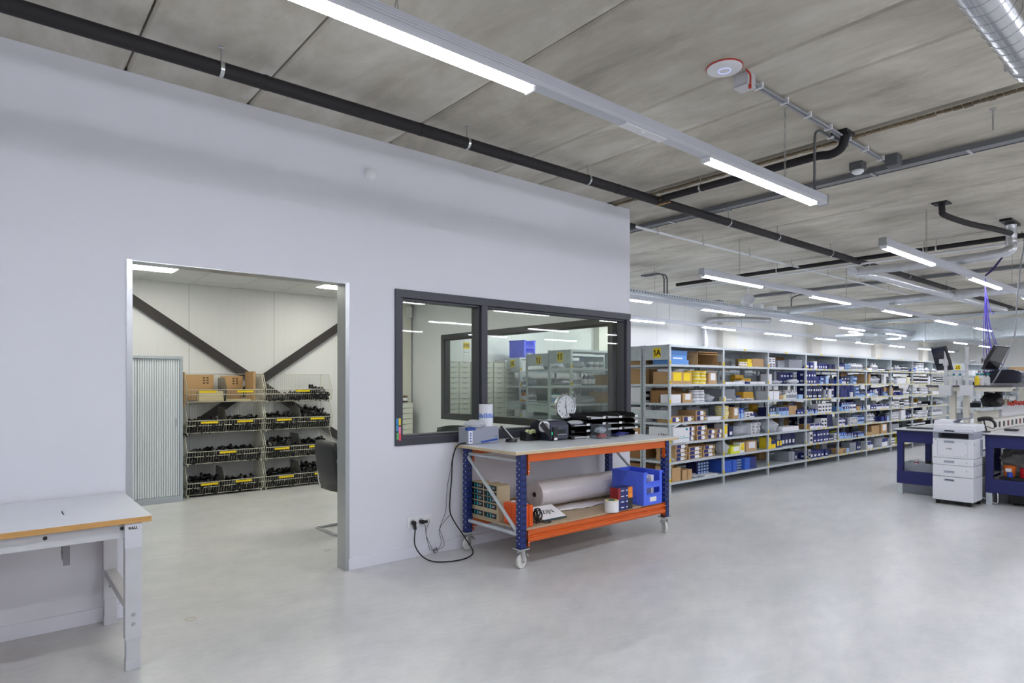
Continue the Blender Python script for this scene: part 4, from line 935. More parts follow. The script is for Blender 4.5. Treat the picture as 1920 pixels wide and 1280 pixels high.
part('tray_body',M().box(-0.1,0.09,-0.045,0.045,0,0.01).prism([(-0.1,0.01),(0.0,0.01),(0.0,0.03),(-0.1,0.085)],-0.045,-0.04,'y').prism([(-0.1,0.01),(0.0,0.01),(0.0,0.03),(-0.1,0.085)],0.04,0.045,'y').box(0,0.09,-0.045,-0.04,0.01,0.07).box(0,0.09,0.04,0.045,0.01,0.07).box(-0.105,-0.1,-0.045,0.045,0,0.085).box(0.085,0.09,-0.045,0.045,0.01,0.07).box(0.0,0.004,-0.045,0.045,0.01,0.07),BLACK,r)
for i,dx in enumerate((-0.045,0.02)):
    r=root('tape_roll',('left','right')[i]+' small green-white tape roll in the black desk tray','tape roll',(3.97+dx,4.46,TZ2+0.075),0,'tape rolls in the desk tray'); 
    part('tape',M().lathe([(0.012,-0.012),(0.028,-0.012),(0.028,0.012),(0.012,0.012),(0.012,-0.012)],20,ax='y'),mat('tape_green',(206,216,160),0.4),r)
r=root('tape_gun','black packing tape dispenser with white tape in front of the printer','tape dispenser',(4.0,4.28,TZ2))
part('dispenser_plate',M().bar((-0.07,0,0.17),(0.10,-0.01,0.005),0.006,0.05),BLACK,r); part('handle',M().box(0.06,0.12,-0.03,0.02,0.0,0.13),mat('gun_dark',(28,28,30),0.4),r,bevel=0.006)
part('tape',M().lathe([(0.036,-0.022),(0.052,-0.022),(0.052,0.022),(0.036,0.022),(0.036,-0.022)],24,c=(0.0,0.03,0.135),ax='y'),mat('tape_white',(222,222,226),0.3),r)
part('foot_sticker',M().box(0.07,0.11,-0.0312,-0.03,0.008,0.03),PAPER,r)
def label_printer(x,y,z,rz,label,flip=1):
    r=root('label_printer',label,'printer',(x,y,z),rz)
    pr=[(-0.13,0),(0.14,0),(0.145,0.05),(0.14,0.15),(0.10,0.185),(-0.04,0.19),(-0.11,0.165),(-0.14,0.11),(-0.14,0.03)]
    part('printer_body',M().prism(pr,-0.12,0.12,'y'),DBLUE,r,bevel=0.008)
    part('front_bezel',M().prism([(0.14,0.01),(0.165,0.02),(0.165,0.14),(0.13,0.175),(0.12,0.175),(0.14,0.15)],-0.115,0.115,'y'),mat('bezel_grey',(62,66,82),0.4),r,bevel=0.005)
    part('output_slot',M().box(0.163,0.168,-0.075,0.075,0.06,0.10),BLACK,r); part('slot_bar',M().box(0.165,0.172,-0.08,0.08,0.055,0.06),CHROME,r)
    part('label_window',M().box(-0.02,0.06,-0.05,0.05,0.188,0.192),mat('window_grey',(120,124,135),0.3),r)
    return r
lp=label_printer(4.16,4.43,TZ2,-PI/2,'black desktop label printer standing on the packing table')
part('ready_light',M().box(0.162,0.1665,-0.105,-0.092,0.06,0.082),GREEN,lp,label='small green light')
part('printed_label',M().box(0.045,0.105,-0.09,-0.02,0.1885,0.190),PAPER,lp)
# black letter trays
TRB=mat('tray_black',(14,14,17),0.35)
def tray_me():
    q=M().box(-0.125,0.125,-0.16,0.16,0,0.003).box(-0.125,0.125,0.157,0.16,0,0.055)
    for s_ in (-1,1):
        x0_=s_*0.125-(0.003 if s_>0 else 0); q.prism([(-0.16,0),(0.16,0),(0.16,0.055),(0.0,0.055),(-0.10,0.05),(-0.15,0.022),(-0.16,0.02)],x0_,x0_+0.003,'x')
    q.box(-0.125,-0.085,-0.163,-0.16,0,0.025).box(0.085,0.125,-0.163,-0.16,0,0.025)
    return q.mesh('tray_shell',[TRB])
trm=tray_me(); tl_=M().box(0.083,0.127,-0.166,-0.163,0.002,0.024).mesh('tray_label',[PAPER])
rt=random.Random(8)
def traystack(x,y,n,nm,rz=0.0):
    for k in range(n):
        r=root('letter_tray','black letter tray, %s tier of the %s'%(['bottom','second','third','fourth'][k],nm),'letter tray',(x,y,TZ2+k*0.06),rz,'stacked black letter trays')
        part('tray_shell',trm,None,r); part('tray_label',tl_,None,r,label='white tray label')
        if rt.random()<0.45:
            thing('paper_stack',M().box(-0.10,0.10,-0.15,0.14,0,0.004+0.012*rt.random()),mat('paper_grey',(205,207,214),0.6),'papers lying in the %s tier of the %s'%(['bottom','second','third','fourth'][k],nm),'paper',loc=(x,y,TZ2+k*0.06+0.004),rz=rt.uniform(-0.05,0.05))
traystack(4.435,4.42,3,'tray stack beside the printer')
traystack(4.69,4.44,4,'tray stack behind the clear box')
traystack(4.945,4.44,4,'tray stack second from the right')
traystack(5.2,4.44,4,'rightmost tray stack',0.0)
thing('plastic_bag',crumple(0.09,0.08,0.02,9),MILK,'crumpled clear bag on top of the trays beside the printer','plastic bag',loc=(4.44,4.36,TZ2+0.135))
thing('blue_flyer',M().prism([(-0.1,0.03),(-0.05,0.012),(0.0,0.01),(0.1,0.035),(0.1,0.038),(0,0.013),(-0.05,0.015),(-0.1,0.033)],-0.13,0.0,'y'),mat('flyer_blue',(60,70,150),0.4),'bent blue flyer in the bottom tray second from the right','paper',loc=(4.945,4.29,TZ2))
r=root('acrylic_box','clear acrylic box with a red bag inside standing before the trays','box',(4.62,4.16,TZ2))
CL=clear('acrylic',(240,244,246),1.0,milky=0.03)
part('acrylic_shell',M().box(-0.085,0.085,-0.06,-0.056,0,0.14).box(-0.085,0.085,0.056,0.06,0,0.14).box(-0.085,-0.081,-0.056,0.056,0,0.14).box(0.081,0.085,-0.056,0.056,0,0.14).box(-0.081,0.081,-0.056,0.056,0,0.004),CL,r)
thing('red_bag',crumple(0.055,0.04,0.022,6),mat('red_film',(200,70,70),0.4),'red bag lying at the bottom of the clear acrylic box','bag',loc=(4.63,4.16,TZ2+0.006))
thing('plastic_bag',crumple(0.06,0.045,0.03,16),MILK,'clear crumpled film stuffed into the acrylic box','plastic bag',loc=(4.61,4.16,TZ2+0.055))
# wall clock standing on the trays
r=root('wall_clock','round silver-rimmed wall clock propped on the trays against the window','clock',(4.52,4.56,1.255)); r.rotation_euler=(0.0,0,-0.16)
R_=0.124
part('rim',M().lathe([(R_-0.014,-0.012),(R_-0.012,-0.022),(R_-0.004,-0.026),(R_,-0.018),(R_,0.02),(0,0.02)],48,ax='y'),mat('clock_silver',(200,202,206),0.25,0.85),r)
part('dial',M().lathe([(R_-0.012,-0.010),(0,-0.010)],48,ax='y'),mat('dial_white',(232,232,242),0.4),r)
nm=M()
for i in range(1,13):
    a=PI/2-2*PI*i/12; nm.text(str(i),0.030,(0.086*math.cos(a),-0.0112,0.086*math.sin(a)),bold=0.0003)
part('numerals',nm,INK,r)
def hand(a,L_,w_,nm_,back=0.02):
    d=Vector((math.cos(a),0,math.sin(a))); part(nm_,M().bar(d*-back+Vector((0,-0.0135,0)),d*L_+Vector((0,-0.0135,0)),w_,0.0012,up=(0,1,0)),INK,r)
hand(PI/2-0.03,0.062,0.006,'hour_hand'); hand(PI/2-2*PI*28/60,0.092,0.004,'minute_hand'); hand(PI/2-2*PI*11/60,0.075,0.0014,'second_hand',0.025)
part('hub',M().lathe([(0.006,-0.012),(0.005,-0.017),(0,-0.017)],12,ax='y'),INK,r)
part('cover_glass',M().lathe([(R_-0.013,-0.018),(0,-0.0215)],32,ax='y'),GLASS,r)

# ------------------------------------------------------------------ storage racks
def tagmesh(letter=None,w=0.034,h=0.05):
    q=M().box(-w/2,w/2,-0.0015,0,-h/2,h/2)
    if letter: q.text(letter,h*0.72,(0,-0.002,0),m=1,bold=0.0006)
    return q.mesh('level_tag',[YEL,INK])
LT={c:tagmesh(c) for c in 'ABCDEFG'}
PTAG=M().box(-0.035,0.035,-0.0015,0,-0.012,0.012).box(-0.02,0.02,-0.0018,-0.0015,-0.003,0.003,1).mesh('price_tag',[YEL,mat('tag_ink',(120,100,20),0.6)])
LEVELS=[1.75,1.48,1.22,0.95,0.68,0.42,0.145]
def rack(label,X,Yf,nb,bw,D,levels,Ht=2.0,sign=None,tags=True,ptag_from=3,group=None,perf=False,nearside=True,backdark=False,signback=None):
    r=root('storage_rack',label,'rack',(X,Yf,0),0,group)
    T=nb*bw; pr=M()
    postm=M().box(-0.02,0.02,0,0.0025,0,Ht).box(-0.0015,0.0015,0,0.036,0,Ht).box(-0.024,0.024,-0.002,0.04,0,0.006).mesh('post',[GALV])
    postb=M().box(-0.02,0.02,-0.0025,0,0,Ht).box(-0.0015,0.0015,-0.036,0,0,Ht).box(-0.024,0.024,-0.04,0.002,0,0.006).mesh('post',[GALV])
    for i in range(nb+1):
        p=part('post',postm,None,r,loc=(i*bw,0,0)); part('post',postb,None,r,loc=(i*bw,D,0))
    hm=M()
    for k in range(int(Ht/0.05)-1):
        z=0.05+k*0.05
        hm.box(-0.0195,-0.0185,0,0,z,z) if False else None
        hm.box(-0.0022,-0.0016,0.012,0.020,z,z+0.012); hm.box(-0.0022,-0.0016,D-0.020,D-0.012,z,z+0.012)
    part('post_holes',hm,mat('hole_grey',(60,66,70),0.7),r)
    sh=M().box(0.004,bw-0.004,0.002,D-0.002,-0.028,-0.024+0.022).box(0.004,bw-0.004,-0.0005,0.002,-0.032,0.0).box(0.004,bw-0.004,D-0.002,D+0.0005,-0.032,0.0).mesh('shelf',[GALV])
    for i in range(nb):
        for z in levels+[Ht-0.003]:
            part('shelf',sh,None,r,loc=(i*bw,0,z),label='top shelf panel' if z>Ht-0.01 else None)
    ends=[0,T] if nearside else [T]
    for x in ends:
        for (z0,z1) in ((Ht-0.21,Ht-0.03),(1.0,1.12) if Ht>1.9 else (0.98,1.1),(0.1,0.2)):
            part('side_panel',M().box(x-0.0016 if x else -0.0016,x+0.0016,0.036,D-0.036,z0,z1),GALV,r,bevel=0.001)
    for i in range(1,nb):
        part('side_panel',M().box(i*bw-0.001,i*bw+0.001,0.036,D-0.036,Ht-0.21,Ht-0.03),GALV,r)
    # end shelf lips
    for z in levels: part('shelf_lip',M().box(-0.003,0.0,0.036,D-0.036,z-0.032,z),GALV,r)
    if sign:
        sp=part('rack_sign',M().box(-0.0035,-0.002,D/2-0.07,D/2+0.055,Ht-0.175,Ht-0.045),YEL,r,label='yellow row sign')
        q=M()
        if sign[0]=='1':
            yc=D/2+0.026; zc=Ht-0.112; q.box(-0.0048,-0.0042,yc-0.008,yc+0.006,zc-0.042,zc+0.042); q.prism([(yc+0.004,zc+0.042),(yc+0.004,zc+0.026),(yc+0.024,zc+0.012),(yc+0.024,zc+0.026)],-0.0048,-0.0042,'x')
            if sign[1]=='I':
                for zz in (0.036,-0.042): q.box(-0.0048,-0.0042,D/2-0.052,D/2-0.012,zc+zz,zc+zz+0.008)
            q.text(sign[1],0.115,(-0.0042,D/2-0.032,Ht-0.112),right=(0,-1,0),bold=0.0025)
        else: q.text(sign,0.115,(-0.0042,D/2-0.008,Ht-0.112),right=(0,-1,0),bold=0.002)
        part('sign_lettering',q,INK,sp)
    if tags:
        for i in range(nb+1):
            for li,z in enumerate(levels[:7]): part('level_tag',LT['ABCDEFG'[li]],None,r,loc=(i*bw,-0.0025,z+0.025))
        for i in range(1,nb): part('top_tag',PTAG,None,r,loc=(i*bw+bw*0.45,-0.001,Ht-0.015))
    return r
RX,RY,RW,RD=7.06,5.11,1.315,0.45
main=rack('long galvanised storage rack signed 1A with yellow letter tags on its posts',RX,RY,9,RW,RD,LEVELS,2.02,'1A')
rp=random.Random(21); cnt=0; rest=M()
for i in range(3,9):
    for z in LEVELS:
        x=0.12+rp.uniform(0,0.1)
        while x<RW-0.08:
            px=i*RW+x; cnt+=1
            if cnt<=100: part('price_tag',PTAG,None,main,loc=(px,-0.001,z-0.014))
            else: rest.box(px-0.035,px+0.035,-0.003,-0.0015,z-0.026,z-0.002)
            x+=rp.uniform(0.13,0.36)
part('price_tag',rest,YEL,main,kind='stuff')
rack('back-to-back storage rack directly behind the rack signed 1A',RX,RY+0.47,9,RW,0.45,LEVELS,2.02,None,False)
rack('storage rack signed 1I seen through the office windows',6.67,6.59,8,RW,0.5,[1.72,1.46,1.18,0.9,0.62,0.35,0.12],2.0,'1I',True,3)
rack('storage rack signed 1J seen through the office windows',7.1,7.5,8,RW,0.6,[1.72,1.44,1.16,0.88,0.6,0.33,0.12],1.99,'1J',False)
rack('storage rack signed 1K with a blue crate on its top',7.41,8.62,8,RW,0.46,[1.72,1.44,1.16,0.88,0.6,0.33,0.12],1.96,'1K',True)
rack('distant storage rack signed 2E beyond the cross aisle',20.1,5.0,7,1.3,0.5,[1.7,1.4,1.1,0.8,0.5,0.2],2.02,'2E',True)
rack('distant storage rack standing far right behind the shelf unit',23.5,3.9,5,1.3,0.5,[1.7,1.4,1.1,0.8,0.5,0.2],2.05,None,True)

# ---- goods
CC={'navy':(30,42,112),'navy2':(24,32,84),'blue':(48,92,190),'sky':(96,150,214),'lblue':(160,190,228),'white':(232,232,236),'brown':(190,156,110),'dbrown':(150,110,66),
    'yellow':(244,214,40),'lime':(222,226,50),'grey':(150,154,162),'black':(26,26,30),'cream':(226,220,190),'amber':(206,158,32),'red':(190,44,44),'teal':(40,150,160),'paleblue':(110,160,215),'orange':(236,140,60)}
NAMEC={'navy':'navy blue','navy2':'dark navy','blue':'blue','sky':'sky blue','lblue':'light blue','white':'white','brown':'brown','dbrown':'dark brown','yellow':'yellow','lime':'yellow-green','grey':'grey','black':'black','cream':'cream','amber':'amber','red':'red','teal':'teal','paleblue':'pale blue','orange':'orange'}
def gm(c): return mat('goods_'+c,CC[c],0.55)
GMESH={}
def g_carton(w,d,h,c,style):
    k=('c',round(w,3),round(d,3),round(h,3),c,style)
    if k in GMESH: return GMESH[k]
    q=M(); ms=[gm(c) if c!='brown' else CARD,PAPER,gm('navy'),YEL,gm('lblue'),INK,CARDD,gm('sky')]
    if style=='open':
        t=0.005; q.box(0,w,0,d,0,t,0).box(0,t,0,d,t,h,0).box(w-t,w,0,d,t,h,0).box(0,w,0,t,t,h,0).box(0,w,d-t,d,t,h,0)
        q.prism([(0,h),(0.003,h),(w*0.28,h+0.05),(w*0.28-0.003,h+0.052)],0,d,'y',0)
    elif style=='front_open':
        t=0.006; q.box(0,w,0,d,0,t,6).box(0,t,0,d,0,h,0).box(w-t,w,0,d,0,h,0).box(0,w,0,d,h-t,h,0).box(0,w,d-t,d,0,h,6).box(0,w,-0.05,0,h-0.04,h-0.035,0)
    else: q.box(0,w,0,d,0,h,0)
    e=0.0012
    if style=='wl': q.box(w*0.2,w*0.75,-e,0,h*0.18,h*0.48,1); q.box(-e,0,d*0.3,d*0.6,h*0.3,h*0.6,1)
    if style=='bl': q.box(w*0.1,w*0.92,-e,0,h*0.12,h*0.9,2).box(w*0.45,w*0.78,-2*e,-e,h*0.14,h*0.88,1).box(w*0.8,w*0.9,-2*e,-e,h*0.3,h*0.6,3)
    if style=='yl': q.box(w*0.18,w*0.92,-e,0,h*0.25,h*0.92,3); 
    if style=='pl': q.box(w*0.25,w*0.85,-e,0,h*0.3,h*0.92,1)
    if style=='lb': q.box(0.001,w-0.001,-e,0,0.001,h*0.5,4).box(w*0.2,w*0.5,-2*e,-e,h*0.6,h*0.85,1)
    if style=='dk': q.box(w*0.2,w*0.8,-e,0,h*0.15,h*0.35,5).box(w*0.2,w*0.8,-e,0,h*0.55,h*0.75,5)
    if style=='nb': q.box(0.001,w-0.001,-e,0,h*0.55,h*0.999,2)
    if style=='pat':
        for i in range(4):
            for j in range(4): q.box(w*(0.12+i*0.21),w*(0.26+i*0.21),-e,0,h*(0.08+j*0.23),h*(0.22+j*0.23),4)
    if style=='tape': q.box(w*0.45,w*0.55,-e,0,0,h,6)
    if style in('open','front_open'): ms[6]=CARDD
    GMESH[k]=q.mesh('carton',ms); return GMESH[k]
def g_round(kind,r,h,c):
    k=(kind,round(r,3),round(h,3),c)
    if k in GMESH: return GMESH[k]
    q=M()
    if kind=='bottle':
        q.lathe([(0,0),(r,0.002),(r,h*0.62),(r*0.5,h*0.76),(r*0.4,h*0.8)],12,m=0).lathe([(r*0.45,h*0.8),(r*0.45,h),(0,h)],10,m=1).lathe([(r*1.01,h*0.12),(r*1.01,h*0.5)],12,m=2)
    elif kind=='jar':
        q.lathe([(0,0),(r,0.002),(r,h*0.78)],12,m=0).lathe([(r*1.04,h*0.78),(r*1.04,h),(0,h)],12,m=1).lathe([(r*1.01,h*0.2),(r*1.01,h*0.62)],12,m=2)
    elif kind=='roll':
        q.lathe([(r*0.35,0),(r,0),(r,h-0.004),(r*0.98,h-0.002),(r*0.35,h-0.002),(r*0.35,0)],18,m=0).lathe([(r*1.003,h*0.3),(r*1.003,h*0.6)],18,m=2)
    dark={'black':('black','black','white'),'white':('white','white','grey'),'amber':('amber','white','white'),'yellow':('yellow','yellow','cream'),'cream':('cream','cream','yellow'),'grey':('grey','white','white'),'navy':('navy','white','white'),'teal':('white','teal','lblue'),'orange':('orange','black','white'),'red':('red','white','white'),'lblue':('lblue','white','white')}[c]
    GMESH[k]=q.mesh({'bottle':'bottle','jar':'jar','roll':'tape_roll'}[kind],[gm(x) for x in dark]); return GMESH[k]
def g_bin(w,d,h):
    k=('bin',w,d,h)
    if k not in GMESH:
        t=0.003; GMESH[k]=M().box(0,w,0,d,0,t).box(0,t,0,d,t,h).box(w-t,w,0,d,t,h).box(0,w,0,t,t,h).box(0,w,d-t,d,t,h).box(-0.006,w+0.006,-0.006,0,h-0.008,h).mesh('plastic_bin',[CLEARP])
    return GMESH[k]
def g_bag(w,d,h,seed,mt_):
    k=('bag',w,d,h,seed%4,mt_.name)
    if k not in GMESH: q=crumple(w/2,d/2,h/2,seed%4+20,14); q.v=[(v[0]+w/2,v[1]+d/2,v[2]) for v in q.v]; GMESH[k]=q.mesh('plastic_bag',[mt_])
    return GMESH[k]
STN={'wl':'with white label','bl':'with blue and white label','yl':'with yellow label','pl':'with white paper label','lb':'with light blue band','dk':'with dark print','nb':'with navy top band','pat':'with patterned front','tape':'with tape','open':'with open flaps','front_open':'open at the front','':''}
rg=random.Random(77); SEQ={}
# spec item: (x cm, kind, colour, w cm, h cm, nx, nz, style, depth cm, setback cm)
STK={}
def stock(rackname,X,Yf,z,items,where,D=0.45,gap=0.3):
    for it in items:
        it=list(it)+[None]*(10-len(it)); x,kind,c,w_,h,nx,nz,st,d,sb=it
        st=st or ''; nx=nx or 1; nz=nz or 1; d=d or min(34,max(w_,10)*1.6); sb=2 if sb is None else sb
        grp='%s %s %s, %s'%(NAMEC[c] if c in NAMEC else c,{'c':'cartons','b':'bottles','j':'jars','r':'tape rolls','n':'bins','g':'bags'}[kind],STN[st],where)
        sk=(where,kind,c,st,w_>14.5,nx>1,nz>1); sn=STK.get(sk,0); STK[sk]=sn+1
        for k in range(nz):
            for i in range(nx):
                jx=rg.uniform(0,gap)*0.01; jy=rg.uniform(-0.8,1.2)*0.01; rz=rg.uniform(-0.03,0.03)*(0.4 if w_>12 else 1)
                px=X+(x+i*(w_+gap))*0.01+jx*0.3; py=Yf+sb*0.01+max(jy,-0.01)
                kw=dict(cat='box'); nm='carton'
                if kind=='c': me=g_carton(w_/100,d/100,h/100,c,st); nm='carton'; cat='carton'; nn='carton'; pos=(px,py)
                elif kind in 'bjr':
                    kd={'b':'bottle','j':'jar','r':'roll'}[kind]; me=g_round(kd,w_/200,h/100,c); nm={'b':'bottle','j':'jar','r':'tape_roll'}[kind]; cat={'b':'bottle','j':'jar','r':'roll'}[kind]; nn={'b':'bottle','j':'jar','r':'tape roll'}[kind]; pos=(px+w_/200,py+w_/200); rz=rg.uniform(0,6)
                elif kind=='n': me=g_bin(w_/100,d/100,h/100); nm='plastic_bin'; cat='bin'; nn='plastic bin'; pos=(px,py)
                else: me=g_bag(w_/100,d/100,h/100,int(x)+i,MILK if c!='cream' else gm('cream')); nm='plastic_bag'; cat='bag'; nn='plastic bag'; pos=(px,py)
                cname='clear' if kind in 'ng' and c=='white' else NAMEC[c]
                if kind=='c' and w_<=14.5: nm='product_box'; cat='box'; nn='box'
                tier='' if nz==1 else (', lower tier' if k==0 else (', top tier' if k==nz-1 else ', %s tier'%nth(k)))
                tail=(', %s from left'%nth(i) if nx>1 else '')+tier
                if sn: tail=', '+('second','third','fourth','fifth')[min(sn-1,3)]+' group'+tail
                def cmp(t): return ' '.join(t.split()).replace(' ,',',')
                lab=cmp('%s %s %s%s, %s'%(cname,nn,STN[st],tail,where))
                if len(lab.split())>16: lab=cmp('%s %s%s, %s'%(cname,nn,tail,where))
                if len(lab.split())>16: lab=cmp('%s %s%s, %s'%(cname,nn,tail.replace(' group',''),where))
                GOODS.append((nm,me,Vector((pos[0],pos[1],z+k*(h/100)+0.0005)),rz,lab,cat,cmp(grp),h*max(w_,4)))
GOODS=[]; STK={}
def place_goods(limit=292):
    kinds={}
    for g in GOODS: kinds.setdefault(g[0],[]).append(g)
    seen={}
    for nm,gs in kinds.items():
        gs.sort(key=lambda g:-g[7]/(g[2].x*0.641+g[2].y*0.767)**2*(1.0 if g[2].y<5.5 else 0.35))
        for nm_,me,loc,rz,lab,cat,grp,_ in gs[:limit]:
            n=seen.get(lab,0); seen[lab]=n+1
            if n:
                lab='%s, %s alike'%(lab,nth(n)) if len(lab.split())<=14 else lab
            fin(bpy.data.objects.new(nm_,me),None,tuple(loc),rz,label=lab,cat=cat,group=grp)
        if len(gs)>limit:
            q=M(); ms=[]; 
            for nm_,me,loc,rz,*_ in gs[limit:]:
                mt4=Matrix.Translation(loc)@Matrix.Rotation(rz,4,'Z'); b0=len(q.v); q.v+=[tuple(mt4@v.co) for v in me.vertices]
                idx=[]
                for mm_ in me.materials:
                    if mm_ not in ms: ms.append(mm_)
                    idx.append(ms.index(mm_))
                for p in me.polygons: q.f.append([b0+t for t in p.vertices]); q.m.append(idx[p.material_index]); q.s.append(p.use_smooth)
            thing(nm+'_stock',q,ms,'remaining small %s far along the racks'%{'product_box':'product boxes','carton':'cartons','jar':'jars','bottle':'bottles','tape_roll':'rolls'}.get(nm,nm+'s'),'goods',kind='stuff')
